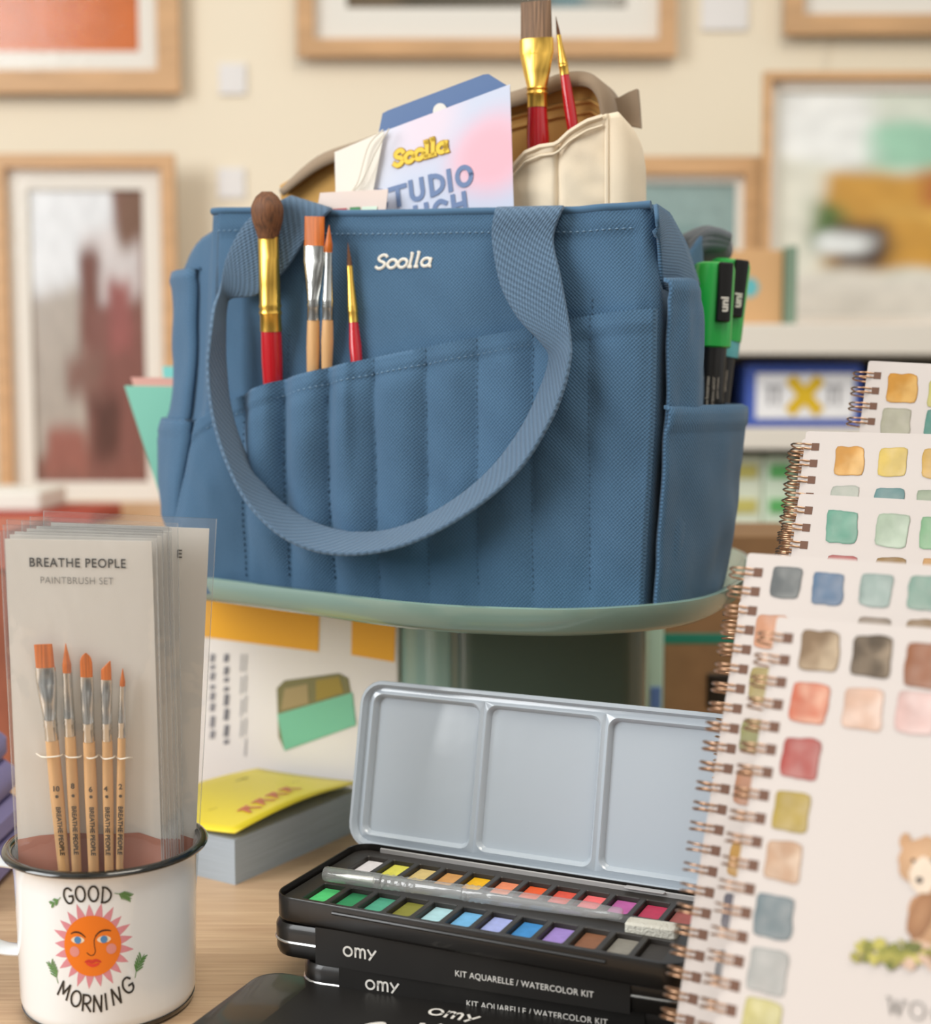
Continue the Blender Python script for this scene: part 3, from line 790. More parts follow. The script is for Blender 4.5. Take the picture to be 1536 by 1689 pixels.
# stitching
o1 = MB()
def dash(mb, p, q, nrm, r=.00042):
    ax = (q - p); sd_ = ax.cross(nrm).normalized() * r; m_ = (p + q) / 2
    up = nrm.normalized() * r
    mb.add([p, m_ + sd_, q, m_ - sd_, m_ + up, p + (q - p) * .15 + up * .6, p + (q - p) * .85 + up * .6], [(0, 1, 5), (1, 4, 5), (1, 6, 4), (1, 2, 6), (0, 5, 3), (5, 4, 3), (4, 6, 3), (6, 2, 3)])
def seam(pts, step=.0036, frac=.62, mb=o1, r=.0005):
    L_ = 0; acc = []
    for a, b_ in zip(pts, pts[1:]):
        acc.append((L_, a)); L_ += (b_ - a).length
    acc.append((L_, pts[-1])); s = 0
    def at(x):
        for (l0, a), (l1, b_) in zip(acc, acc[1:]):
            if x <= l1: return a.lerp(b_, (x - l0) / max(1e-9, l1 - l0))
        return pts[-1]
    while s + step * frac < L_:
        dash(mb, at(s), at(s + step * frac), EN, r); s += step
for u0 in STU:
    zt_ = zPoc(u0); pts = []
    for k in range(50):
        z = lerp(zt_ - .0005, ZF + .012, k / 49); uu = u0 + (uLf(z) - uLf(zt_)) * max(0, (-u0 - .15) / .15) * .25; pts.append(B(uu, pdisp(uu, z) + .0002, z))
    seam(pts)
o3 = MB()
seam([B(u, pdisp(u, zPoc(u) - .0092) + .0002, zPoc(u) - .0092) for u in [lerp(uLf(.28) + .01, uRf(.3) - .004, k / 140) for k in range(141)]], mb=o3)
seam([B(u, fdisp(u, zTop(u) - .0118) + .0002, zTop(u) - .0118) for u in [lerp(uLf(.36) + .012, uRf(.36) - .01, k / 140) for k in range(141)]], mb=o3)
o3.build('hem_stitching', M['stitch2'], bag, OFB, flat=True)
o2 = MB()
u3 = STU[0]
for u0, dz in ((STU[1], .03), (STU[7], .012), (STU[5], .0)):
    if dz: 
        seam([B(u0, fdisp(u0, zPoc(u0) + z) + .0003, zPoc(u0) + z) for z in [dz * k / 10 for k in range(11)]], mb=o1)
o1.build('stitching', M['stitch'], fpk, OFB, flat=True)

# top binding roll along the front edge
o = MB(); pts = []
for k in range(61):
    u = lerp(uLf(.36) + .008, uRf(.36) - .004, k / 60); pts.append(B(u, fdisp(u, zTop(u) - .001) - .0012, zTop(u) - .0004))
tube(o, pts, .0022, 8); o.build('top_hem', M['canvas'], bag, OFB, ang=80)

# embroidered name
def script_name():
    S_ = []
    x = 0
    S_.append([(1.02, 1.12), (.8, 1.36), (.42, 1.36), (.15, 1.1), (.3, .82), (.75, .62), (.95, .38), (.75, .06), (.35, -.02), (.0, .22)])
    def ell(cx): return [(cx + .47 * math.cos(a), .44 + .44 * math.sin(a)) for a in [2 * PI * k / 12 for k in range(13)]]
    S_ += [ell(1.72), ell(2.85)]
    S_ += [[(3.62, 1.42), (3.68, 1.40), (3.68, .04)], [(3.5, .02), (3.95, .02)], [(3.5, 1.42), (3.7, 1.42)]]
    S_ += [[(4.3, 1.5), (4.36, 1.48), (4.36, .04)], [(4.18, .02), (4.62, .02)], [(4.18, 1.5), (4.38, 1.5)]]
    S_ += [[(5.35 + .44 * math.cos(a), .44 + .42 * math.sin(a)) for a in [2 * PI * k / 12 for k in range(13)]], [(5.78, .9), (5.78, .08), (6.0, .02)]]
    return S_
o = MB(); p0 = b2(623, 444); p1 = b2(722, 440); sc = (p1[0] - p0[0]) / 6.35
for st in script_name():
    st = [(x + y * .22, y) for x, y in st]
    path = smooth([(x, y, 0) for x, y in st], 4) if len(st) > 2 else [V((*st[0], 0)), V((*st[1], 0))]
    q3 = []
    for k, q in enumerate(path):
        u, z = p0[0] + q.x * sc, p0[1] + q.y * sc * .92 + (p1[1] - p0[1]) * q.x / 6.35; q3.append(B(u, fdisp(u, z) + .0000, z))
    tube(o, q3, .0009, 6, flat=1)
o.build('embroidered_name', M['white_thread'], bag, OFB)

# handle webbing, front loop
ST = [  # (inner edge px, depth) (outer edge px, depth)
    (826, 352, -.010, 926, 352, -.010), (821, 345, -.002, 931, 343, -.002), (816, 352, .006, 926, 350, .006), (812, 395, .007, 913, 395, .007), (826, 470, .010, 925, 455, .011),
    (855, 525, .013, 937, 520, .014), (893, 565, .014, 942, 560, .018), (907, 590, .013, 941, 590, .024), (893, 640, .010, 930, 640, .028), (858, 712, .010, 905, 700, .030),
    (800, 785, .011, 850, 782, .032), (722, 843, .012, 758, 855, .034), (640, 876, .013, 655, 903, .036), (562, 876, .013, 552, 914, .036), (497, 852, .013, 470, 888, .035),
    (440, 806, .013, 410, 832, .033), (402, 742, .012, 374, 765, .031), (380, 672, .011, 351, 690, .029), (372, 600, .010, 342, 612, .028), (371, 545, .010, 347, 548, .027),
    (373, 508, .010, 353, 505, .022), (382, 492, .010, 362, 478, .016), (425, 486, .009, 374, 425, .013), (470, 446, .008, 402, 372, .010), (505, 395, .007, 436, 343, .007), (540, 352, .006, 470, 329, .005), (548, 347, -.002, 480, 326, -.003), (548, 356, -.010, 482, 340, -.010)]
A_ = []; B_ = []
for x0, y0, d0, x1, y1, d1 in ST:
    A_.append(Pp(x0, y0, BO + EN * (d0 + .003), EN)); B_.append(Pp(x1, y1, BO + EN * (d1 + .003), EN))
A_ = smooth(A_, 7); B_ = smooth(B_, 7)
o = MB(); ln = [0]
for a, b_ in zip(A_, A_[1:]): ln.append(ln[-1] + (b_ - a).length)
ln2 = [0]
for a, b_ in zip(B_, B_[1:]): ln2.append(ln2[-1] + (b_ - a).length)
vs = []; uv = []; K = 8
for i in range(len(A_)):
    for k in range(K + 1):
        vs.append(A_[i].lerp(B_[i], k / K)); uv.append(((ln[i] + ln2[i]) / 2, .034 * k / K))
fs = [(i * (K + 1) + k, i * (K + 1) + k + 1, (i + 1) * (K + 1) + k + 1, (i + 1) * (K + 1) + k) for i in range(len(A_) - 1) for k in range(K)]
o.add(vs, fs, 0, uv=uv)
hd = o.build('handle', M['webbing'], bag, OFB, ang=80)
md = hd.modifiers.new('thickness', 'SOLIDIFY'); md.thickness = .0026; md.offset = 0
md = hd.modifiers.new('edge', 'BEVEL'); md.width = .0008; md.segments = 2

# side pockets: right
def side_pocket(f0, f1, ztop0, ztop1, bul, base, name, sgn=1, inward=.0):
    o = MB()
    def fn(i, j):
        f = lerp(f0, f1, i); zt_ = lerp(ztop0, ztop1, i); jj = min(1, j * 1.04)
        z = lerp(ZF + .002, zt_, jj)
        e = base + bul * abs(math.sin(PI * min(1, max(0, i)) ** (1.35 if sgn > 0 else 1))) ** .6 * (.8 + .2 * sstep(-.1, .5, jj)) + .0012 * nzf(i * 5, z * 40, 2)
        e += .0012 * sstep(.0095, .0085, zt_ - z)
        if j > .97: e -= .0025
        if sgn > 0: u = uRf(z) + max(0, rbulge(f, z)) + e
        else: u = uLf(z) - max(0, lbulge(f, z)) - e
        return B(u, lerp(-RC, -D + RC, f), z)
    grid(o, fn, 40, 44, uvfn=lambda i, j: (lerp(f0, f1, i) * D, lerp(ZF, ztop0, j)))
    md = o.build(name, M['canvas'], bag, OFB, ang=80).modifiers.new('thickness', 'SOLIDIFY'); md.thickness = .002; md.offset = 1 if sgn > 0 else -1
zs1 = P(1120, 672, .80).z; zs2 = P(1110, 473, .775).z
side_pocket(-.08, 1.06, zs1, zs1, .019, .004, 'side_pocket')
side_pocket(-.06, .26, zs2, zs2 + .002, .009, .003, 'tall_side_pocket')
zl1, zl2 = P(290, 690, .9).z, P(290, 450, .9).z
side_pocket(.10, .95, zl1, zl1, .006, .003, 'left_side_pocket', -1)
side_pocket(.12, .9, zl2, zl2, .004, .0015, 'tall_left_side_pocket', -1)

# right gusset flap folding in behind the front corner, and lining bunched at the back corner
o = MB()
gp = [(1078, 338, .0), (1100, 352, -.03), (1128, 402, -.055), (1150, 470, -.075)]
gq = [(1082, 380, .002), (1085, 420, -.004), (1086, 470, -.008), (1100, 500, -.03)]
def gf(i, j):
    k = i * 3; a = min(2, int(k)); f = k - a
    p = [lerp(gp[a][c], gp[a + 1][c], f) for c in range(3)]; q = [lerp(gq[a][c], gq[a + 1][c], f) for c in range(3)]
    m_ = [lerp(p[c], q[c], j) for c in range(3)]
    return Pp(m_[0], m_[1], BO + EN * (m_[2] + .006 * math.sin(PI * j)), EN)
grid(o, gf, 16, 10, uvfn=lambda i, j: (i * .06, j * .03))
md = o.build('gusset_flap', M['canvas'], bag, OFB, ang=80).modifiers.new('thickness', 'SOLIDIFY'); md.thickness = .002
o = MB(); q0 = [P(x, y, .875) for x, y in ((1110, 400), (1135, 382), (1165, 372), (1190, 380), (1208, 400), (1205, 425), (1180, 432), (1140, 440), (1112, 440))]
puff(o, q0, V((-.1, -.99, .1)), .018, 6, uvax=(EU, EZ)); 
for k in range(3):
    tube(o, smooth([P(1125 + 8 * k, 432 - 12 * k, .858), P(1160 + 6 * k, 405 - 10 * k, .856), P(1195 + 3 * k, 405 - 6 * k, .862)], 6), .004, 8)
o.build('back_corner_lining', M['greyfab'], bag, OFB, ang=80)

# ------------------------------------------------------------------ brushes
def brush(name, label, cat, tip, tail, side, bl, fl, sty, hm, fm, bm, group=None, parent=None, nm=('handle', 'ferrule', 'bristles'), M4=None, plabel=None):
    """tip -> tail in metres; bl bristle length, fl ferrule length; sty: dict of half widths"""
    ax = (tail - tip).normalized(); Lg = (tail - tip).length
    root = parent
    if parent is None:
        root = thing(name, label, cat, tail, group=group); Mx = off(root)
    else: Mx = M4
    w0, w1, wf, wh, wh2 = sty['tip'], sty['mid'], sty['base'], sty['neck'], sty['handle']
    fd, td = sty.get('fd', .4), sty.get('td', .35)
    o = MB(); st = []
    nS = 10
    for k in range(nS + 1):
        t_ = k / nS
        if sty['kind'] == 'mop':
            r = interp([(0, w0), (.12, w1 * .72), (.35, w1), (.6, w1 * .92), (1, wf)], t_); st.append((t_ * bl, r, r * .8))
        elif sty['kind'] == 'flat':
            r = lerp(w0, wf, t_); st.append((t_ * bl, r, lerp(w0 * .12, wf * fd, t_)))
        elif sty['kind'] == 'round':
            r = interp([(0, .00012), (.35, w1 * .55), (.7, w1), (1, wf)], t_); st.append((t_ * bl, r, r))
        elif sty['kind'] == 'filbert':
            r = wf * math.sqrt(max(.02, 1 - (1 - min(1, t_ * 2.2)) ** 2)); st.append((t_ * bl, r, lerp(.0003, wf * fd, t_)))
        elif sty['kind'] == 'angle':
            r = lerp(wf * .12, wf, min(1, t_ * 2.4)); st.append((t_ * bl, r, lerp(.0003, wf * fd, t_), (wf - r) * .9))
    loft_axis(o, tip, tail, side, st, 20)
    bristle_mb = o
    o = MB(); f0 = bl - .001; f1 = bl + fl
    wfo, fdp = wf * 1.05 + .0002, (wf * fd if sty['kind'] in ('flat', 'filbert', 'angle', 'mop') else wf)
    st = [(f0, wfo, fdp + .0002), (f0 + fl * .22, wfo * 1.0, fdp * 1.05 + .0002)]
    if sty['kind'] in ('flat', 'mop', 'filbert', 'angle'): st += [(f0 + fl * .24, wfo * .97, fdp * 1.25 + .0002), (f0 + fl * .5, lerp(wfo, wh, .5), lerp(fdp, wh, .7))]
    st += [(f0 + fl * .72, wh, wh), (f0 + fl * .745, wh * 1.08, wh * 1.08), (f0 + fl * .78, wh * .98, wh * .98), (f0 + fl * .82, wh * 1.1, wh * 1.1), (f0 + fl * .85, wh, wh), (f1, wh * 1.03, wh * 1.03)]
    loft_axis(o, tip, tail, side, st, 24); fer_mb = o
    o = MB(); hs = f1 - .001
    st = [(hs, wh * .95, wh * .95), (hs + .002, wh * .98, wh * .98), (lerp(hs, Lg, .35), wh2, wh2), (lerp(hs, Lg, .9), wh2 * .85, wh2 * .85), (Lg, wh2 * .6, wh2 * .6)]
    loft_axis(o, tip, tail, side, st, 16)
    if parent is None:
        o.build(nm[0], hm, root, Mx); fer_mb.build(nm[1], fm, root, Mx); bristle_mb.build(nm[2], bm, root, Mx)
    else:
        h_ = o.build(name, hm, root, Mx)
        if plabel: h_['label'] = plabel
        fer_mb.build(nm[1], fm, h_); bristle_mb.build(nm[2], bm, h_)
        for c in h_.children: c.data.transform(Mx)
        root = h_
    return root


k_ = .78 / F     # metres per pixel near the bag front
g_ = 'brushes standing in the bag'
brush('paintbrush', 'large round brown-haired brush with gold ferrule and red handle in the front pocket', 'paintbrush', bp(440, 316, .021), bp(452, 690, .0035), EU, 76 * k_, 152 * k_,
      dict(kind='mop', tip=.003, mid=.0098, base=.0058, neck=.0060, handle=.0061, fd=.62), M['red'], M['gold'], M['brown_hair'], g_)
brush('paintbrush', 'flat orange brush with silver ferrule and natural wood handle in the front pocket', 'paintbrush', bp(519, 357, .016), bp(516, 660, .003), EU, 50 * k_, 118 * k_,
      dict(kind='flat', tip=.0061, mid=.0061, base=.0062, neck=.0036, handle=.0038, fd=.35), M['wood_h'], M['silver'], M['orange_hair'], g_)
brush('paintbrush', 'slim pointed orange brush with silver ferrule touching the flat orange brush', 'paintbrush', bp(543, 371, .014), bp(539, 632, .004), EU, 47 * k_, 106 * k_,
      dict(kind='round', tip=.0003, mid=.0022, base=.0019, neck=.0031, handle=.0034), M['wood_h'], M['silver'], M['orange_hair'], g_)
brush('paintbrush', 'thin dark-tipped brush with gold ferrule and short red handle in the front pocket', 'paintbrush', bp(574, 400, .005), bp(592, 650, .003), EU, 42 * k_, 90 * k_,
      dict(kind='round', tip=.0002, mid=.0013, base=.0015, neck=.0027, handle=.0035), M['red'], M['gold'], M['brown_hair'], g_)
PD = -.035
def pb(px, py, d): return Pp(px, py, BO + EN * d, EN)
brush('paintbrush', 'broad flat brown brush with gold ferrule and red handle in the cream pouch', 'paintbrush', pb(884, 2, PD), pb(889, 330, PD - .008), EU, 62 * k_, 106 * k_,
      dict(kind='flat', tip=.0088, mid=.0092, base=.0092, neck=.0056, handle=.0066, fd=.38), M['red'], M['gold'], M['grey_hair'], g_)
brush('paintbrush', 'thin pointed brush with gold ferrule and red handle in the cream pouch', 'paintbrush', pb(917, 27, PD - .004), pb(957, 290, PD - .010), EU, 33 * k_, 62 * k_,
      dict(kind='round', tip=.0002, mid=.0010, base=.0011, neck=.0026, handle=.0034), M['red'], M['gold'], M['brown_hair'], g_)

# ------------------------------------------------------------------ cream pencil pouch inside the bag
po = thing('pencil_pouch', 'cream and tan canvas pencil pouch sticking out of the blue bag', 'pouch', B(-.12, -.06, ZF + .03)); OFP = off(po)
def qp(pts, d): return [pb(x, y, d) for x, y in pts]
o = MB()
sil = [(470, 420), (462, 306), (525, 266), (600, 240), (720, 196), (860, 156), (925, 132), (968, 128), (990, 150), (998, 190), (1000, 300), (1000, 420)]
a = qp(sil, -.055); slab(o, a, EN, .03); o.v = [q + EN * (.0012 * nzf(q.x * 80, q.z * 80)) for q in o.v]; o.build('inner_panel', M['tan'], po, OFP)
o = MB()
for dy, w2 in ((26, 1.2), (44, 1.0)):
    tube(o, qp([(600, 240 + dy), (720, 200 + dy), (850, 166 + dy), (920, 148 + dy), (975, 140 + dy), (992, 150 + dy)], -.054), .0012 * w2, 6)
o.build('inner_seam', M['tan'], po, OFP)
# zipper trim following the top
A2 = smooth(qp([(461, 312), (523, 258), (600, 229), (720, 186), (858, 147), (925, 121), (975, 121), (1003, 152), (1010, 190)], -.052), 6)
B2 = smooth(qp([(466, 322), (530, 276), (604, 250), (724, 207), (860, 172), (925, 146), (966, 142), (985, 160), (992, 196)], -.046), 6)
o = MB(); m_ = len(A2)
o.add([p for a_, b_ in zip(A2, B2) for p in (a_ - EN * .03, a_, a_.lerp(b_, .5) + EN * .002, b_)], [(i * 4 + k, i * 4 + k + 1, i * 4 + k + 5, i * 4 + k + 4) for i in range(m_ - 1) for k in range(3)], 0,
      uv=[(i * .004, k * .006) for i in range(m_) for k in range(4)])
md = o.build('zipper', M['taupe'], po, OFP, ang=60).modifiers.new('thickness', 'SOLIDIFY'); md.thickness = .0015
o = MB(); slab(o, qp([(1003, 165), (1022, 160), (1036, 152), (1051, 146), (1054, 178), (1056, 210), (1030, 205), (1008, 196)], -.066), EN, .005); o.build('zipper_tab', M['taupe'], po, OFP)
# front pocket of the pouch and its rounded gusset
top = [(840, 282), (850, 268), (866, 250), (890, 240), (918, 236), (940, 215), (968, 198), (1000, 188)]
def topy(x): return interp(top, x)
o = MB()
def pf(i, j):
    x = lerp(840, 1001, i); y = lerp(430, topy(x), min(1, j * 1.05)); d = -.026 + .004 * math.sin(PI * i) + .0012 * nzf(x * .03, y * .03, 2) - .003 * math.exp(-((x - 921) / 5) ** 2)
    d += .0014 * sstep(18, 15, y - topy(x))
    if j > .97: d -= .003
    return pb(x, y, d)
grid(o, pf, 40, 36, uvfn=lambda i, j: (i * .06, j * .09)); md = o.build('front_pocket', M['cream'], po, OFP, ang=80).modifiers.new('thickness', 'SOLIDIFY'); md.thickness = .002; md.offset = -1
o = MB()
def gs(i, j):
    a = i * PI * .62
    x0 = 1001; wd = interp([(0, 66), (.7, 65), (.85, 60), (.94, 50), (1, 34)], j)
    x = x0 + wd * math.sin(min(a, PI / 2)) if a <= PI / 2 else x0 + wd
    yt = interp([(0, 188), (.3, 184), (.6, 200), (1, 232)], i)
    y = lerp(430, yt, j); d = -.026 + .003 * math.sin(i * PI) - .045 * (1 - math.cos(a)) * .7
    return pb(x, y, d)
grid(o, gs, 24, 24, uvfn=lambda i, j: (i * .05, j * .09)); md = o.build('gusset', M['cream'], po, OFP, ang=80).modifiers.new('thickness', 'SOLIDIFY'); md.thickness = .002; md.offset = -1
o = MB(); tube(o, [pb(x, topy(x) + 2, -.0235 + .0035 * math.sin(PI * (x - 840) / 160)) for x in range(842, 1002, 8)], .0013, 6); tube(o, [pb(x, topy(x) + 17, -.0240 + .0038 * math.sin(PI * (x - 840) / 160)) for x in range(842, 1000, 8)], .0007, 6); tube(o, [pb(1001, y, -.0255) for y in range(188, 430, 10)], .0011, 6)
o.build('piping', M['cream'], po, OFP)

# packaging card in front of the pouch
cd = thing('packaging_card', 'pastel pink and blue packaging card with printed words in front of the pouch', 'card', B(-.13, -.02, ZF + .08)); OFC = off(cd)
CD = -.014
q4 = [(632, 217), (841, 139), (850, 420), (592, 420)]
corn = qp(q4, CD)
m_pastel = mat('pastel_gradient_print', 'dcdff0', .45, vcol=True)
o = MB()
def pastel(i, j):
    d1 = math.hypot((i - .85) * 1.0, (j - .62) * 1.2); d2 = math.hypot(i - .35, j - .95)
    c = V(lin('ccd4e8')); c = c.lerp(V(lin('f2b8c6')), sstep(.42, .12, d1)); c = c.lerp(V(lin('eed9e4')), sstep(.4, .1, d2) * .7); c = c.lerp(V(lin('e8e8ef')), sstep(.3, .0, i) * .4)
    return tuple(c)
def cf(i, j): return corn[3].lerp(corn[2], i).lerp(corn[0].lerp(corn[1], i), j)
grid(o, cf, 24, 24, col=pastel); grid(o, lambda i, j: cf(1 - i, j) - EN * .0008, 1, 1, col=lambda i, j: lin('e6e2dc')); o.build('front', m_pastel, cd, OFC)
o = MB()
slab(o, qp([(624, 222), (631, 187), (640, 182), (797, 123), (806, 122), (838, 142), (840, 175), (640, 240)], CD - .004), EN, .0008); o.build('blue_header', mat('blue_header_card', '5371a0', .5), cd, OFC)
o = MB(); pq = pb(726, 183, CD - .0035); put(o, disc2(0, 0, .0042), planar(pq, EU, EZ, EN)); o.build('hang_hole', M['whiteprint'], cd, OFC)
o = MB()
slab(o, qp([(552, 251), (634, 216), (596, 420), (556, 420)], CD + .0025), EN, .0006); o.build('side_flap', mat('ivory_card', 'ece6da', .5), cd, OFC)
# words: baseline follows the card's tilt
o = MB()
pa, pbq = pb(639, 332, CD), pb(779, 292, CD); tx = (pbq - pa).normalized(); ty = (EZ - tx * EZ.dot(tx)).normalized()
HV = {'S': [[(.58, .86), (.3, 1.0), (.06, .78), (.3, .52), (.58, .25), (.32, 0), (.02, .14)]], 'T': [[(0, .9), (.64, .9)], [(.32, .9), (.32, 0)]],
      'U': [[(.1, 1.0), (.1, .65), (.1, .32), (.18, .1), (.32, .04), (.46, .1), (.54, .32), (.54, .65), (.54, 1.0)]], 'D': [[(.12, .0), (.12, 1.0)], [(.1, .93), (.32, .92), (.52, .75), (.58, .5), (.52, .25), (.32, .08), (.1, .07)]], 'I': [[(.32, 0), (.32, 1.0)]],
      'O': [[(.32 + .27 * math.cos(a), .5 + .44 * math.sin(a)) for a in [2 * PI * k / 12 for k in range(13)]]], 'P': [[(.12, 0), (.12, 1.0)], [(.1, .9), (.42, .88), (.54, .68), (.42, .46), (.1, .45)]],
      'C': [[(.56, .76), (.34, .92), (.12, .72), (.1, .3), (.34, .08), (.56, .24)]], 'H': [[(.1, 0), (.1, 1.0)], [(.54, 0), (.54, 1.0)], [(.1, .5), (.54, .5)]]}
def heavy(ch, px, py, h=.0128):
    c = pb(px, py, CD)
    for i, st in enumerate(HV[ch]):
        put(o, stroke2([((x - .32) * h * 1.2, (y - .5) * h * .85) for x, y in st], h * .21, 5, len(st) > 2), lambda x, y: c + tx * (x + y * .08) + ty * y + EN * (.0004 + .00005 * i), 0, lin('6a82ac'))
for ch, x in zip('STUDIO', (626, 657, 688, 720, 742, 766)): heavy(ch, x, 322 - (x - 658) * .29)
for ch, x in zip('POUCH', (634, 664, 696, 727, 758)): heavy(ch, x, 366 - (x - 658) * .29)
pc2 = pb(694, 250, CD)
for st in script_name():
    st = [((x + y * .22 - 3.1) * .0055, (y - .7) * .0055) for x, y in st]
    for e, wd, cc in ((.0004, .0034, 'b98a1e'), (.0007, .0024, 'f2cf3a')):
        put(o, stroke2(st, wd, 3, len(st) > 2), lambda x, y: pc2 + tx * x + ty * y + EN * e, 0, lin(cc))
o.build('print', M['flatcol'], cd, OFC, flat=True)
# small tag on a string
tg = thing('swing_tag', 'small pale swing tag with red and green windows on a white string', 'tag', pb(575, 340, -.004)); OFT = off(tg)
o = MB(); slab(o, qp([(528, 318), (640, 312), (632, 385), (515, 390)], -.006), EN, .0006); o.build('tag_card', mat('pale_pink_card', 'e8d6cc', .6), tg, OFT)
o = MB()
for pts, c in (([(541, 345), (572, 343), (570, 380), (538, 380)], 'b84a50'), ([(577, 342), (594, 341), (592, 380), (574, 380)], '3f8a52'), ([(597, 341), (622, 340), (620, 380), (594, 380)], 'd8ecd8')):
    o.add(qp(pts, -.0055), [(0, 1, 2, 3)], 0, lin(c))
o.build('print', M['flatcol'], tg, OFT, flat=True)
o = MB(); tube(o, smooth(qp([(642, 212), (620, 250), (596, 300), (576, 322)], -.008), 8), .0004, 6); tube(o, smooth(qp([(632, 214), (608, 240), (590, 300), (574, 322)], -.009), 8), .0004, 6); o.build('string', M['string'], tg, OFT)

# ------------------------------------------------------------------ paint markers in the side pocket
def marker(px, Y, ptop, label, tilt, capm):
    top = P(px, ptop, Y); r = .0117; Lm = .150; base = V((top.x - Lm * math.sin(math.radians(tilt)), top.y, top.z - Lm * math.cos(math.radians(tilt))))
    t = thing('paint_marker', label, 'marker', base, (0.0, math.radians(tilt), math.radians(8)), 'paint markers in the side pocket')
    o = MB(); lathe(o, [(0.0001, 0), (r * .8, 0), (r * .86, .003), (r * .86, Lm - .048)], 32); o.build('barrel', M['black'], t)
    o = MB(); z0 = Lm - .049
    L_ = [rr_loop(2 * r * a, 2 * r * a, r * .8 * a, 6, z) for a, z in ((.9, z0), (1.0, z0 + .0008), (1.0, Lm - .004), (.93, Lm - .001), (.8, Lm), (.4, Lm))]
    loft(o, L_, 0, True, True); o.build('cap', capm, t)
    o = MB(); rrbox(o, .0085, .004, .034, .0012, .0008, Matrix.Translation((.0028, -r - .0012, Lm - .0345))); cl = o.build('clip', M['black'], t)
    o = MB(); sh = text2('uni', .0072, 0, .0003); put(o, sh, lambda x, y: V((.0028 - y * .9, -r - .0034, Lm - .0245 + x)), 0, lin('e8e4da')); o.build('clip_print', M['flatcol'], cl, flat=True)
    o = MB()
    random.seed(3)
    for k, tx_ in enumerate(('EU import', 'www.posca.com', 'MITSUBISHI PENCIL', 'Paint marker')):
        a = -PI / 2 - .55 + k * .30
        sh = text2(tx_, .0030 if k == 1 else .0024, 0, .00006 if k == 1 else 0, 1, 'RIGHT')
        put(o, sh, lambda x, y: V(((r * .868) * math.cos(a + y / r), (r * .868) * math.sin(a + y / r), Lm - .066 + x)), 0, lin('c9c0b0'))
    o.build('barrel_print', M['flatcol'], t, flat=True)
    return t
marker(1179, .822, 434, 'bright green paint marker nearest in the right side pocket', 2.5, M['green'])
marker(1207, .848, 429, 'green paint marker with aqua band mostly hidden behind the nearer marker', 6.5, M['green'])
t = bpy.data.objects['paint_marker.001']; o = MB(); lathe(o, [(.0116, .092), (.0118, .093), (.0118, .106), (.0116, .107)], 32); o.build('aqua_band', M['aqua'], t)

# ------------------------------------------------------------------ enamel mug
MC = P(175, 1388, .64); MC.z = 0
mug = thing('enamel_mug', 'white enamel mug with black rim and smiling sun print holding paintbrush packets', 'mug', MC)
zrim = P(175, 1390, .64).z
RT = .0425
prof = [(.0005, .0004), (.034, .0004), (.0375, .0012), (.0395, .004), (.0404, .008), (RT - .0008, zrim - .012), (RT, zrim - .004), (RT + .0022, zrim - .001), (RT + .001, zrim), (RT - .001, zrim - .004), (RT - .0022, zrim - .014), (.0385, .008), (.036, .004), (.0005, .0035)]
o = MB(); lathe(o, prof, 96); mug_body = o.build('body', M['enamel'], mug)
o = MB(); R1 = RT + .0022
lathe(o, [(R1 + .0026 * math.cos(a), zrim + .0016 * math.sin(a)) for a in [2 * PI * k / 12 for k in range(13)]], 96); o.build('rim', M['blackrim'], mug)
o = MB(); lathe(o, [(.0375, .0002), (.0392, .0014), (.0398, .0036), (.0388, .0036), (.037, .001)], 96); o.build('base_edge', M['blackrim'], mug)
o = MB(); ha = math.radians(178)
hx = V((math.cos(ha), math.sin(ha), 0)); R0 = RT - .001
hp = smooth([hx * (R0 - .001) + V((0, 0, zrim - .0105)), hx * (R0 + .012) + V((0, 0, zrim - .0095)), hx * (R0 + .026) + V((0, 0, zrim - .014)), hx * (R0 + .031) + V((0, 0, zrim - .028)), hx * (R0 + .024) + V((0, 0, zrim - .044)), hx * (R0 + .010) + V((0, 0, zrim - .0515)), hx * (R0 - .002) + V((0, 0, zrim - .0525))], 8)
hy = V((-hx.y, hx.x, 0)); pth, fr = frames_along(hp); loops = []
for p, (tt, a_, b_) in zip(pth, fr):
    nn = tt.cross(hy).normalized(); loops.append([p + hy * (.0062 * math.cos(2 * PI * k / 14)) + nn * (.0022 * math.sin(2 * PI * k / 14)) for k in range(14)])
loft(o, loops, 0, True, True); o.build('handle', M['enamel'], mug)
# the print: drawn in crop units around the sun's centre and wrapped on the cylinder
kU = 8.3e-5
toC = (CAM - MC); phi0 = math.atan2(toC.y, toC.x)
sunz = .0435
def mugw(e):
    def f(x, y):
        z = sunz + y * kU / .925; r = interp([(.008, .0404), (zrim - .012, RT - .0008), (zrim - .004, RT)], z) + e
        a = phi0 + (x * kU - .0073) / RT
        return V((r * math.cos(a), r * math.sin(a), z))
    return f
o = MB(); OR, PK = lin('ec7a1c'), lin('d98d97')
for k in range(21):
    a = 2 * PI * k / 21 + .12; a1, a2 = a - .165, a + .165
    ri, ro = 148, 222 + 8 * math.sin(k * 2.3)
    vs = [V((ri * math.cos(a1), ri * math.sin(a1), 0)), V((ri * math.cos(a2), ri * math.sin(a2), 0)), V((ro * math.cos(a), ro * math.sin(a), 0)), V(((ri + ro) / 2 * math.cos(a1 + .088), (ri + ro) / 2 * math.sin(a1 + .088), 0)), V(((ri + ro) / 2 * math.cos(a2 - .088), (ri + ro) / 2 * math.sin(a2 - .088), 0))]
    put(o, (vs, [(0, 1, 4, 3), (3, 4, 2)]), mugw(.00008), 0, PK)
put(o, disc2(0, 0, 156, 156, 48, 8), mugw(.00012), 0, OR)
W1, W2 = mugw(.00022), mugw(.0003)
for sx in (-97, 103): put(o, disc2(sx, -28 if sx < 0 else -20, 27, 27, 20, 2), W1, 0, lin('dd8f86'))
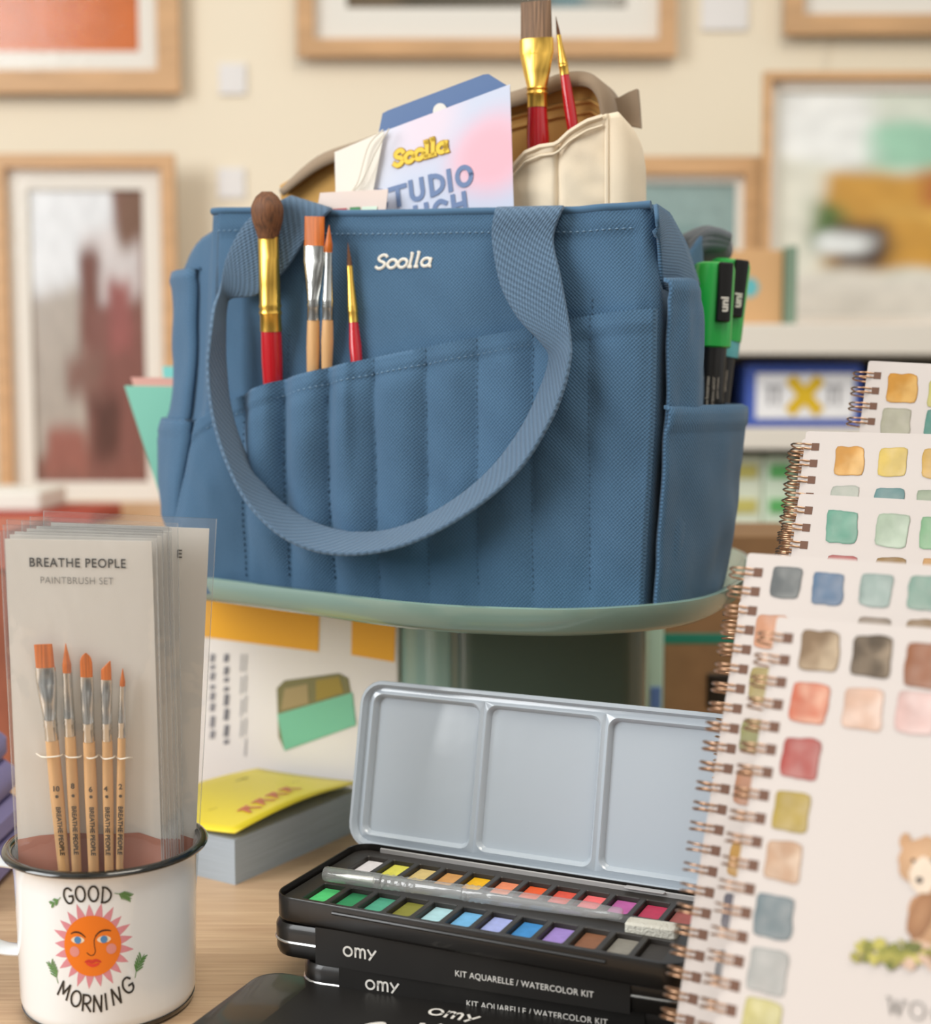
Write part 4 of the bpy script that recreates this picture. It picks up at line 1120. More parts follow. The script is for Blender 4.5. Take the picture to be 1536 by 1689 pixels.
for ex0 in (-77, 65):
    n_ = 16; vs = [V((ex0 + 37 * math.cos(2 * PI * k / n_), 31 + (20 if math.sin(2 * PI * k / n_) > 0 else 17) * math.sin(2 * PI * k / n_) * abs(math.sin(2 * PI * k / n_)) ** .2, 0)) for k in range(n_)]
    put(o, (vs, [tuple(range(n_))]), W1, 0, lin('f1dcc0')); put(o, disc2(ex0, 32, 19, 19, 18, 2), W2, 0, lin('4f87bb'))
DK = lin('3c2118')
put(o, stroke2([(-115, 62), (-92, 72), (-62, 68), (-32, 45)], 9, 6, taper=True), W1, 0, DK); put(o, stroke2([(105, 72), (75, 78), (45, 72), (18, 50)], 9, 6, taper=True), W1, 0, DK)
put(o, stroke2([(30, 60), (14, 35), (13, 5), (17, -25), (10, -42), (-8, -48), (-28, -34)], 4.5, 6), W1, 0, DK)
put(o, stroke2([(-42, -82), (-20, -76), (0, -80), (20, -74), (48, -84)], 18, 6, taper=True), W1, 0, lin('cf3b2c')); put(o, stroke2([(-34, -88), (2, -100), (38, -90)], 17, 6, taper=True), W1, 0, lin('e0442f'))
GL = {
    'G': [[(.8, .82), (.55, 1.0), (.2, .9), (.02, .5), (.2, .08), (.55, 0), (.8, .2), (.8, .45)], [(.5, .45), (.85, .45)]],
    'O': [[(.42 + .42 * math.cos(a), .5 + .5 * math.sin(a)) for a in [2 * PI * k / 10 for k in range(11)]]],
    'D': [[(.08, 0), (.08, 1.0)], [(.02, 1.0), (.4, .95), (.78, .62), (.74, .25), (.4, .02), (.02, 0)]],
    'M': [[(.0, 0), (.12, 1.0)], [(.12, 1.0), (.45, .25)], [(.45, .25), (.8, 1.0)], [(.8, 1.0), (.9, 0)]],
    'R': [[(.08, 0), (.08, 1.0)], [(.04, 1.0), (.5, .98), (.7, .75), (.5, .5), (.08, .45)], [(.3, .46), (.75, 0)]],
    'N': [[(.05, 0), (.1, 1.0)], [(.1, 1.0), (.68, 0)], [(.68, 0), (.72, 1.0)]],
    'I': [[(.2, 0), (.2, 1.0)]],
}
def letter(ch, cx, cy, h, rot, wd=9, xs=.9):
    for st in GL[ch]:
        pts = []
        for x, y in st:
            X, Y_ = (x - .42) * h * xs, (y - .5) * h; pts.append((cx + X * math.cos(rot) - Y_ * math.sin(rot), cy + X * math.sin(rot) + Y_ * math.cos(rot)))
        put(o, stroke2(pts, wd, 5, len(pts) > 2), W1, 0, lin('2a2723'))
for ch, x, y, r in (('G', -122, 257, .18), ('O', -54, 268, .05), ('O', 16, 268, 0), ('D', 84, 258, -.1)): letter(ch, x, y, 78, r, 10.5, .78)
for ch, x, y, r in (('M', -168, -232, -.42), ('O', -98, -272, -.25), ('R', -36, -294, -.12), ('N', 24, -298, -.02), ('I', 82, -290, .08), ('N', 126, -268, .18), ('G', 188, -222, .4)): letter(ch, x, y, 82, r, 11, .8)
GRN = lin('5f8a4e')
def sprig(p0, p1, bend, n_=5):
    p0, p1 = V((*p0, 0)), V((*p1, 0)); d = p1 - p0; q = V((-d.y, d.x, 0)).normalized(); L_ = d.length
    cur = [p0 + d * (k / 8) + q * (bend * math.sin(PI * k / 8)) for k in range(9)]
    put(o, stroke2([(c.x, c.y) for c in cur], 4, 2), W1, 0, GRN); dn = d.normalized()
    for k in range(n_):
        b_ = cur[min(8, 2 + int(k * 6 / n_))]
        for s_ in (-1, 1):
            e = b_ + dn * (L_ * .27) + q * (s_ * L_ * .23); put(o, stroke2([(b_.x, b_.y), ((b_.x + e.x) / 2 + dn.x * 3, (b_.y + e.y) / 2 + dn.y * 3), (e.x, e.y)], 8.5, 4, taper=True), W1, 0, GRN)
sprig((-168, 245), (-235, 205), 6, 4); sprig((128, 262), (215, 222), 6, 5); sprig((-205, -200), (-262, -95), -10, 5); sprig((230, -190), (285, -80), 10, 5)
o.build('print', M['gloss_print'], mug_body, flat=True)

# ------------------------------------------------------------------ packets of paintbrushes in the mug
PK_ = [  # top-left, top-right, depth; bottom-right depth, bottom px shift
    (8, 889, 250, 893, .615, 30, 266, .627), (16, 882, 258, 889, .622, 40, 274, .633), (24, 877, 266, 885, .628, 46, 282, .639), (44, 872, 274, 881, .634, 52, 290, .644),
    (60, 868, 283, 877, .640, 60, 298, .650), (84, 862, 345, 872, .652, 78, 322, .658)]
plabels = ['front paintbrush set packet showing five orange brushes on white card', 'second paintbrush packet, directly behind the front one', 'third paintbrush packet from the front in the mug',
           'fourth paintbrush packet from the front in the mug', 'fifth paintbrush packet, second from the back', 'rearmost paintbrush packet with one printed letter showing at its right']
def packet(i, x0, y0, x1, y1, Y, xb0, xb1, Yb):
    a, b_ = P(x0, y0, Y), P(x1, y1, Y)
    c0, c1 = P(xb0, 1400, Yb), P(xb1, 1400, Yb)
    zb_ = .028
    def ext(t_, q): return t_.lerp(q, (t_.z - zb_) / (t_.z - q.z))
    d_, e_ = ext(a, c0), ext(b_, c1)
    t = thing('paintbrush_packet', plabels[i], 'packet', (d_ + e_) / 2, group='paintbrush packets in the mug'); OM = off(t)
    nr = (b_ - a).cross(d_ - a).normalized()
    if nr.y > 0: nr = -nr
    o = MB(); slab(o, [a, b_, e_, d_], nr, .0007); o.build('backing_card', M['card'], t, OM, flat=True)
    def pp(px, py, e=0): return Pp(px, py, a + nr * e, nr)
    # printed terracotta foot
    o = MB(); fl = [(0, 1384), (.15, 1377), (.4, 1372), (.6, 1375), (.85, 1372), (1, 1384)]
    tops = []
    for s_, yy in fl:
        l_ = a.lerp(d_, 0).lerp(b_, s_); l2 = d_.lerp(e_, s_); k = (l_.z - P(0, yy, Yb).z) / (l_.z - l2.z); tops.append((l_.lerp(l2, k) + nr * .0003, l2 + nr * .0003))
    o.add([p for q in tops for p in q], [(2 * k, 2 * k + 1, 2 * k + 3, 2 * k + 2) for k in range(len(tops) - 1)]); o.build('printed_foot', M['terracotta'], t, OM, flat=True)
    ex_ = (b_ - a).normalized(); ey_ = nr.cross(ex_); ey_ = ey_ if ey_.z > 0 else -ey_
    o = MB()
    if i == 0:
        c = pp(128, 929, 0); wpx = Y / F
        sh = text2('BREATHE PEOPLE', 1, 0, .012, 1.12); mw = max(v.x for v in sh[0]) - min(v.x for v in sh[0]); sc = 160 * wpx / mw
        put(o, sh, lambda x, y: c + ex_ * (x * sc) + ey_ * (y * sc * 1.15) + nr * .0004, 0, lin('35322e'))
        c2 = pp(127, 958, 0); sh = text2('PAINTBRUSH SET', 1, 0, -.012, 1.08); mw = max(v.x for v in sh[0]) - min(v.x for v in sh[0]); sc2 = 121 * wpx / mw
        put(o, sh, lambda x, y: c2 + ex_ * (x * sc2) + ey_ * (y * sc2 * 1.15) + nr * .0004, 0, lin('75716b'))
    if i == 5:
        c = pp(296, 914, 0); put(o, text2('E', .0055, 0, .0001), lambda x, y: c + ex_ * x + ey_ * y + nr * .0004, 0, lin('4a4640'))
    if o.v: o.build('print', M['flatcol'], t, OM, flat=True)
    # brushes
    if i == 0:
        zc_ = 2.815
        def cp(x, y): return x / zc_, 820 + y / zc_
        kk = Y / F
        B5 = [('flat', (200, 683), (238, 1150), (288, 1640), 122, 345, 19, 21, .0007, 'widest of the five brushes, with square orange tip'),
              ('round', (305, 678), (327, 1128), (352, 1640), 152, 300, 8, 10, 0, 'pointed orange brush beside the widest one'),
              ('filbert', (398, 724), (412, 1155), (432, 1640), 126, 305, 12, 11, 0, 'middle brush with rounded orange tip'),
              ('angle', (492, 760), (483, 1150), (502, 1640), 102, 288, 10, 9.5, 0, 'brush with slanted orange tip'),
              ('round', (570, 795), (562, 1133), (556, 1640), 96, 242, 5, 7.5, 0, 'smallest pointed orange brush')]
        for kd, pt, pm, pe, bl, fl_, wb, wn, _, pl in B5:
            pe = (pm[0] + (pe[0] - pm[0]) * 1.4, pm[1] + (pe[1] - pm[1]) * 1.4)
            tip = pp(*cp(*pt), .0045); tail = pp(*cp(*pe), .0045); w1 = wb / zc_ * kk * (2.4 if kd == 'flat' else 2.5 if kd in ('filbert', 'angle') else 2.6)/1.0; 
            wn_ = wn / zc_ * kk * 2.6 if kd != 'flat' else wn / zc_ * kk * 1.5
            hh = wn_ * 1.05
            br = brush('paintbrush', None, None, tip, tail, ex_, bl / zc_ * kk, fl_ / zc_ * kk, dict(kind=kd, tip=w1 * .95, mid=w1, base=w1 * .98 if kd != 'round' else w1 * .95, neck=wn_, handle=hh, fd=.35), M['wood_h'], M['silver'], M['orange_hair'], parent=t, M4=OM, plabel=pl)
            # lettering down the handle
            o = MB(); ax = (tail - tip).normalized(); sd_ = (ex_ - ax * ex_.dot(ax)).normalized()
            num = {'flat': '10', 'filbert': '6', 'angle': '4'}.get(kd, '8' if wb == 8 else '2')
            ct = pp(*cp(*[lerp(pm[c_], pe[c_], .30) for c_ in (0, 1)]), .0045 + hh * 1.0 + .0002); cb = pp(*cp(*[lerp(pm[c_], pe[c_], .585) for c_ in (0, 1)]), .0045 + hh + .0002)
            put(o, text2(num, .0035, 0, .0001), lambda x, y: OM @ (ct + ex_ * x + ey_ * y), 0, lin('3d332a'))
            sh = text2('BREATHE PEOPLE', .0030, 0, .00008); 
            put(o, sh, lambda x, y: OM @ (cb + ax * x + sd_ * y), 0, lin('3d332a'))
            put(o, disc2(0, 0, .0008, .0008, 8, 1), lambda x, y: OM @ (cb - ax * .0165 + ex_ * x + ey_ * y), 0, lin('3d332a'))
            q = o.build('handle_print', M['flatcol'], br, flat=True)
        o = MB()
        el = smooth([pp(60, 1243, .001), pp(72, 1249, .0085), pp(98, 1247, .0085), pp(105, 1243, .002), pp(112, 1249, .0082), pp(130, 1249, .0082), pp(137, 1245, .002), pp(146, 1251, .0085), pp(158, 1249, .0083), pp(163, 1245, .002), pp(172, 1252, .008), pp(186, 1250, .008), pp(190, 1247, .003), pp(198, 1252, .0075), pp(210, 1250, .0075), pp(218, 1250, .001)], 5)
        tube(o, el, .00035, 6); o.build('elastic', M['string'], t, OM)
    else:
        random.seed(i)
        for kx in ((.15, .38, .6, .82) if i == 5 else ()):
            pass
    # clear sleeve, front and back with a little overhang
    mg = .0022 + .0006 * (i % 3)
    A1, B1 = a - ex_ * mg + ey_ * (mg * 1.6), b_ + ex_ * mg + ey_ * (mg * 1.4); D1, E1 = d_ - ex_ * mg * .3, e_ + ex_ * mg * .3
    o = MB(); thf = .0085 if i == 0 else .0028
    def sl(s_, q):
        p = D1.lerp(E1, s_).lerp(A1.lerp(B1, s_), q); b0 = abs(math.sin(PI * s_)) ** .5 * abs(math.sin(PI * min(1, q * .98 + .0))) ** .4
        w_ = .0016 * nzf(s_ * 7 + i, q * 11 + s_ * 6, i) + .0008 * nzf(s_ * 20 + q * 14, q * 30, i)
        return p + nr * (.0006 + thf * b0 + w_ * b0)
    grid(o, sl, 26, 44); grid(o, lambda s_, q: D1.lerp(E1, s_).lerp(A1.lerp(B1, s_), q) - nr * .0012, 2, 2)
    slv = o.build('sleeve', M['sleeve'], t, OM, ang=180)
    o = MB(); tube(o, [D1, A1, B1, E1], .00028, 5); o.build('sealed_edge', M['pvc'], slv, OM)
for i, a in enumerate(PK_): packet(i, *a)

# ------------------------------------------------------------------ watercolour tins
ZT = .052
c4 = [Pz(455, 1475, ZT), Pz(1135, 1605, ZT), Pz(590, 1388, ZT), Pz(1197, 1474, ZT)]
tc_ = sum(c4, V((0, 0, 0))) / 4
TW, TD = .201, .086
yawT = math.radians(-24.6)
def band_text(o, ex_, ey_, c, n_, items):
    for s_, x, y, size, bold, xs in items:
        sh = text2(s_, size, 0, bold) if s_ != 'OMY' else None
        put(o, sh, lambda X, Y_: c + ex_ * (x + X * xs) + ey_ * (y + Y_) + n_ * .0003)
def omy(o, fn, x, y, h):
    for st in ([(.5 + .5 * math.cos(a), .5 + .5 * math.sin(a)) for a in [2 * PI * k / 14 for k in range(15)]], [(1.42, 0), (1.42, 1.0)],
               [(1.42, .55), (1.52, .88), (1.75, 1.0), (1.95, .85), (2.0, .5), (2.0, 0)], [(2.0, .55), (2.1, .88), (2.33, 1.0), (2.53, .85), (2.58, .5), (2.58, 0)],
               [(2.95, 1.0), (3.4, .35)], [(3.85, 1.0), (3.4, .35), (3.1, -.08)]):
        put(o, stroke2([(x + px_ * h, y + py_ * h) for px_, py_ in st], h * .22, 5, len(st) > 2 and len(st) != 3), fn)


# open top tin
ot = thing('watercolour_tin', 'open black watercolour tin with its lid raised, on top of the stack', 'paint set', (tc_.x, tc_.y, .0395), (0, 0, yawT), 'watercolour tins in the stack')
HB = ZT - .0395
o = MB(); rc = .011
L_ = [rr_loop(TW - .004, TD - .004, rc - .002, 6, 0), rr_loop(TW - .001, TD - .001, rc, 6, .0008), rr_loop(TW, TD, rc, 6, .002), rr_loop(TW, TD, rc, 6, HB - .0008), rr_loop(TW - .0006, TD - .0006, rc, 6, HB), rr_loop(TW - .002, TD - .002, rc - .001, 6, HB), rr_loop(TW - .0024, TD - .0024, rc - .001, 6, HB - .004)]
loft(o, L_, 0, True, False); o.build('base', M['blacktin'], ot)
# insert with wells
o = MB(); zi = HB - .003; IW, ID = TW - .004, TD - .004
PITCHX, X0_ = .01495, -TW / 2 + .0178
rows_ = (-.0225, .0215)
def cell(x0, x1, y0, y1, cx, cy, w_, d_, r, depth, slope=.0004, z=zi, mb=None, n=4, mi=0, mo=1):
    mb = mb or o
    outer = rr_loop(x1 - x0, y1 - y0, 1e-5, n, z, (x0 + x1) / 2, (y0 + y1) / 2)
    loft(mb, [outer, rr_loop(w_ + .0006, d_ + .0006, r, n, z, cx, cy), rr_loop(w_, d_, r, n, z - .0004, cx, cy), rr_loop(w_ - 2 * slope, d_ - 2 * slope, r, n, z - depth, cx, cy)], mi, False, True)
pans = ['e9e4e6', 'e2dc58', 'd9c07e', 'd39a58', 'ecb400', 'e88a62', 'e2571f', 'd9503c', 'ec6a6c', 'b55a9c', 'b82e52', 'a2554e'], ['54cf7a', '2c8a57', '4ba183', '82802f', 'abd3da', '6fb0dc', 'a0abdf', '3a86c4', '9a82c6', '86583c', '8b877d', '3a3632']
pan_names = ['white', 'lemon yellow', 'pale ochre', 'tan', 'golden yellow', 'peach', 'orange', 'vermilion', 'coral pink', 'magenta', 'crimson', 'brick red'], ['bright green', 'deep green', 'teal green', 'olive', 'pale aqua', 'sky blue', 'periwinkle', 'mid blue', 'lavender', 'brown', 'grey', 'charcoal']
xa = X0_ - PITCHX / 2; xb = X0_ + 11.5 * PITCHX
pw, pd = .0108, .0205
for r_, cy in enumerate(rows_):
    for k in range(12):
        cx = X0_ + k * PITCHX
        cell(cx - PITCHX / 2, cx + PITCHX / 2, cy - .0125, cy + .0125, cx, cy, pw + .0012, pd + .0014, .0013, .0055)
y_lo, y_hi = rows_[0] - .0125, rows_[1] + .0125
ym0, ym1 = rows_[0] + .0125, rows_[1] - .0125
def fill(x0, x1, y0, y1, z0=zi): o.add([V((x0, y0, z0)), V((x1, y0, z0)), V((x1, y1, z0)), V((x0, y1, z0))], [(0, 1, 2, 3)])
# groove between the rows for brush and sponge
cell(xa, xb, ym0, ym1, (xa + xb) / 2, (ym0 + ym1) / 2, xb - xa - .004, ym1 - ym0 - .001, .003, .003, .001)
ring = [rr_loop(xb - xa, y_hi - y_lo, 1e-5, 6, zi, (xa + xb) / 2, (y_lo + y_hi) / 2), rr_loop(IW - .001, ID - .001, rc - .003, 6, zi), rr_loop(IW, ID, rc - .002, 6, zi - .0006)]
loft(o, ring[::-1]); o.build('pan_insert', M['insert'], ot, ang=30)
for r_ in (1, 0):
    for k in range(12):
        q = MB(); rrbox(q, pw, pd, .0035, .001, .0005, Matrix.Translation((X0_ + k * PITCHX, rows_[r_], zi - .0056)))
        cc = pans[1 - r_][k]
        c = q.build('paint_pan', mat('paint_' + pan_names[1 - r_][k].replace(' ', '_'), cc, .55, var=(300, .08)), ot); c['label'] = pan_names[1 - r_][k] + ' paint pan'
# raised lip strip at the back, press tab and embossed line at the front
o = MB(); tube(o, [V((-TW * .33, -TD / 2 - .0002, HB * .72)), V((TW * .33, -TD / 2 - .0002, HB * .72))], .0009, 8); o.build('embossed_line', M['blacktin'], ot)
o = MB(); rrbox(o, TW - .03, .0012, .0065, .0004, .0003, Matrix.Translation((0, TD / 2 - .0032, HB - .0072))); rrbox(o, .02, .004, .0006, .001, .0002, Matrix.Translation((.058, TD / 2 - .004, HB - .0012))); o.build('hinge_strip', mat('pale_grey_strip', 'a9a7a6', .3, coat=.3), ot)
# lid: mixing tray, hinged at the back edge
LW, LD, LT = TW + .010, TD + .003, .0065
o = MB()
# lid local frame: x along the width, y up the lid, z towards the viewer
outer = [rr_loop(LW - .003, LD - .003, .012, 6, -LT + .001), rr_loop(LW, LD, .013, 6, -LT + .0025), rr_loop(LW, LD, .013, 6, -.0008), rr_loop(LW - .001, LD - .001, .0125, 6, 0), rr_loop(LW - .004, LD - .004, .011, 6, 0), rr_loop(LW - .007, LD - .007, .0105, 6, -.0035)]
loft(o, outer, 0, True, False)
xs3 = [-LW / 2 + .0045, -LW / 6 - .0005, LW / 6 + .0005, LW / 2 - .0045]
zi2 = -.0022
loft(o, [rr_loop(LW - .007, LD - .007, .0105, 6, -.0035), rr_loop(LW - .011, LD - .011, 1e-5, 6, zi2 - .001)])
xs3 = [-(LW - .011) / 2, -(LW - .011) / 6, (LW - .011) / 6, (LW - .011) / 2]; yy = (LD - .011) / 2
for a_, b_ in zip(xs3, xs3[1:]):
    w_, d_ = b_ - a_ - .0045, 2 * yy - .004; cx = (a_ + b_) / 2; n_ = 6
    loft(o, [rr_loop(b_ - a_, 2 * yy, 1e-5, n_, zi2 - .001, cx, 0), rr_loop(w_ + .001, d_ + .001, .0055, n_, zi2, cx, 0), rr_loop(w_ - .0006, d_ - .0006, .005, n_, zi2 - .0006, cx, 0), rr_loop(w_ - .003, d_ - .003, .004, n_, zi2 - .0034, cx, 0), rr_loop(w_ - .006, d_ - .006, .003, n_, zi2 - .004, cx, 0)], 0, False, True)
lean = math.radians(104)
ML = Matrix.Translation((0.0005, TD / 2 + .0012, HB + .001)) @ Matrix.Rotation(lean - math.radians(180) + math.radians(0), 4, 'X')
# lid plane: local +y runs up, local +z faces the viewer
up = V((0, math.sin(math.radians(12)), math.cos(math.radians(12)))); zf = V((0, -up.z, up.y))
ML = Matrix((( 1, 0, 0, -.006), (0, up.y, zf.y, TD / 2 + .0015 + up.y * LD / 2 + LT * .8), (0, up.z, zf.z, HB - .006 + up.z * LD / 2), (0, 0, 0, 1)))
o.build('lid', M['lidgrey'], ot, ML, ang=35)

# closed tins wrapped in printed bands
def closed_tin(label, cx, cy, z0, yaw, bx0, bx1, ttl, hT=.0165, kit=True, bandlabel=None, w_=TW + .006, d_=TD + .004, top_text=False):
    t = thing('watercolour_tin', label, 'paint set', (cx, cy, z0), (0, 0, yaw), 'watercolour tins in the stack')
    o = MB(); L_ = []
    for ins, z in ((.003, 0), (.0008, .0008), (0, .003), (0, hT * .42), (.0004, hT * .43), (.0004, hT * .5), (-.0002, hT * .51), (-.0002, hT - .003), (.001, hT - .0008), (.004, hT)):
        L_.append(rr_loop(w_ - 2 * ins, d_ - 2 * ins, .013 - ins * .5, 6, z))
    loft(o, L_, 0, True, True); o.build('case', M['blacktin'], t)
    o = MB(); pth = rr_loop(w_ + .0006, d_ + .0006, .0133, 6, hT * .46); loft(o, [[p + V((0, 0, -.0007)) for p in pth], [V((p.x * 1.004, p.y * 1.01, p.z)) for p in pth], [p + V((0, 0, .0007)) for p in pth]]); o.build('seam_edge', M['seam'], t)
    o = MB(); bw = bx1 - bx0; g = .0012
    sec = [(-d_ / 2 - g, -.0002), (d_ / 2 + g, -.0002), (d_ / 2 + g, hT + .0006), (-d_ / 2 - g, hT + .0006)]
    sec = [(y, max(z, .0001)) for y, z in sec]
    loft(o, [[V((bx0, y, z)) for y, z in sec], [V((bx1, y, z)) for y, z in sec]]); bd = o.build('printed_band', M['bandm'], t, flat=True)
    o = MB(); f1 = lambda e: (lambda x, y: V((x, -d_ / 2 - g - e, y)))
    omy(o, f1(.0003), *ttl)
    if kit:
        sh = text2('KIT AQUARELLE / WATERCOLOR KIT', 1, 0, .006, 1.05); mw = max(v.x for v in sh[0]) - min(v.x for v in sh[0]); sc = kit[2] / mw
        put(o, sh, lambda x, y: f1(.0003)(kit[0] + x * sc, kit[1] + y * sc * 1.08))
    if top_text:
        f2 = lambda x, y: V((x, y, hT + .0009))
        omy(o, f2, *top_text[0])
        for st in top_text[1]: put(o, stroke2(st, .0024, 5), f2)
    o.build('band_print', M['whiteprint'], bd, flat=True)
    return t
# front faces are located from the photograph's band corners
def tin_at(pxl, pyl, pxr, pyr, z):
    a, b_ = Pz(pxl, pyl, z), Pz(pxr, pyr, z); ex_ = (b_ - a).normalized(); return a, b_, ex_, math.atan2(ex_.y, ex_.x)
hT = .0165
# second tin: band top edge (520,1530)-(1040,1607)
a, b_, ex_, yw = tin_at(520, 1531, 1040, 1609, .0395); W2, D2 = TW + .004, TD + .002
ny = V((-ex_.y, ex_.x, 0)); bw = (b_ - a).length; lft = (Pz(450, 1522, .036) - a).dot(ex_)
cx = lft + W2 / 2; cc = a + ex_ * cx + ny * (D2 / 2 + .0012)
kk = bw / 520
closed_tin('closed black watercolour tin with printed band directly beneath the open tin', cc.x, cc.y, .0222, yw, -cx, -cx + bw, (-cx + 51 * kk, .0066, 14.5 * kk), .0172, (-cx + 353 * kk, .0062, 222 * kk), w_=W2, d_=D2)
a, b_, ex_, yw = tin_at(559, 1597, 1064, 1664, .0222)
ny = V((-ex_.y, ex_.x, 0)); bw = (b_ - a).length; lft = (Pz(503, 1580, .02) - a).dot(ex_); cx = lft + W2 / 2; cc = a + ex_ * cx + ny * (D2 / 2 + .0012); kk = bw / 505
closed_tin('lowest closed watercolour tin of the stack, its band half hidden by the front tin', cc.x, cc.y, .005, yw, -cx, -cx + bw, (-cx + 48 * kk, .0094, 14.5 * kk), .0172, (-cx + 333 * kk, .0088, 228 * kk), w_=W2, d_=D2)
cz3 = cc; yw3 = yw
# front tin lying before the stack, its printed top in view
a, b_, ex_, yw = tin_at(535, 1606, 1060, 1702, .0125)
ny = V((-ex_.y, ex_.x, 0)); bw = (b_ - a).length; cx = -.03 + W2 / 2; cc = a + ex_ * cx - ny * (D2 / 2 + .004)
script = []
def inv(px, py):
    q = Pz(px, py, .0134) - cc; return q.dot(ex_), q.dot(ny)
om = inv(703, 1674); om2 = inv(785, 1684)
for pts in ([(575, 1700), (600, 1684), (622, 1679), (633, 1680), (622, 1690), (608, 1702)], [(690, 1700), (697, 1680)], [(728, 1682), (706, 1692), (735, 1702)], [(742, 1690), (738, 1702)], [(757, 1684), (752, 1702)]):
    script.append([inv(x, y + 9) for x, y in pts])
closed_tin('front watercolour tin lying before the stack with printed top in view', cc.x, cc.y, .0, yw, -W2 / 2 + .03, W2 / 2 - .02, (-.05, .003, .005), .0125, (.02, .004, .08), w_=W2, d_=D2, top_text=((om[0], om[1] + .0015, (om2[0] - om[0]) / 3.85), script))
# thin cardboard mat under the stack
o = MB(); rrbox(o, .17, .06, .005, .002, .0008, Matrix.Translation(cz3 - V((0, 0, cz3.z))) @ Matrix.Rotation(yw3, 4, 'Z'))
tag(o.build('cardboard_mat', M['bandm']), 'thin black cardboard mat hidden under the tin stack', 'mat')

# water brush and sponge on the open tin
Mt = Matrix.Translation(ot.location) @ Matrix.Rotation(yawT, 4, 'Z')
zb = .0525
pa, pb_ = Pz(536, 1441, zb + .003), Pz(1027, 1508, zb + .003)
wbz = thing('water_brush', 'clear plastic water brush lying across the open paint tin', 'brush', (pa + pb_) / 2); OW = off(wbz)
Lw = (pb_ - pa).length; r = .0036; zax = V((0, 0, 1))
def prt(st): 
    q = MB(); loft_axis(q, pa, pb_, V((0, 0, 1)), st, 20); return q
prt([(0, r * .9, r * .9), (.001, r, r), (.030, r * 1.02, r * 1.02), (.0305, r * .9, r * .9)]).build('cap', M['pvc'], wbz, OW)
q = MB(); loft_axis(q, pa, pb_, zax, [(.006, .0003, .0003), (.012, .0013, .0013), (.026, .0016, .0016)], 12); q.build('bristles', mat('white_nylon_bristle', 'dedbd2', .5), wbz, OW)
st = []
x = .031
for k in range(5): st += [(x, r * .92, r * .92), (x + .0016, r * 1.05, r * 1.05), (x + .0032, r * .92, r * .92)]; x += .0036
prt(st + [(x, r * .95, r * .95), (.072, r * .98, r * .98)]).build('collar', M['pvc'], wbz, OW)
st = [(.0725, r * 1.1, r * 1.1)]; x = .073
for k in range(4): st += [(x, r * 1.15, r * 1.15), (x + .0018, r * 1.02, r * 1.02)]; x += .0030
prt(st + [(x, r * 1.05, r * 1.05), (Lw * .58, r * 1.08, r * 1.08), (Lw - .012, r * .95, r * .95), (Lw - .009, r * .8, r * .8), (Lw - .001, r * .75, r * .75), (Lw, r * .5, r * .5)]).build('barrel', M['pvc'], wbz, OW)
o = MB(); sp_c = Pz(1076, 1524, ZT); rrbox(o, .0235, .0085, .0062, .0015, .001, Matrix.Translation((0, 0, 0)))
sp = o.build('sponge', M['sponge']); sp.location = (sp_c.x, sp_c.y, ZT - .0055); sp.rotation_euler = (0, 0, yawT + math.radians(4)); tag(sp, 'small white sponge block set in the open paint tin', 'sponge')

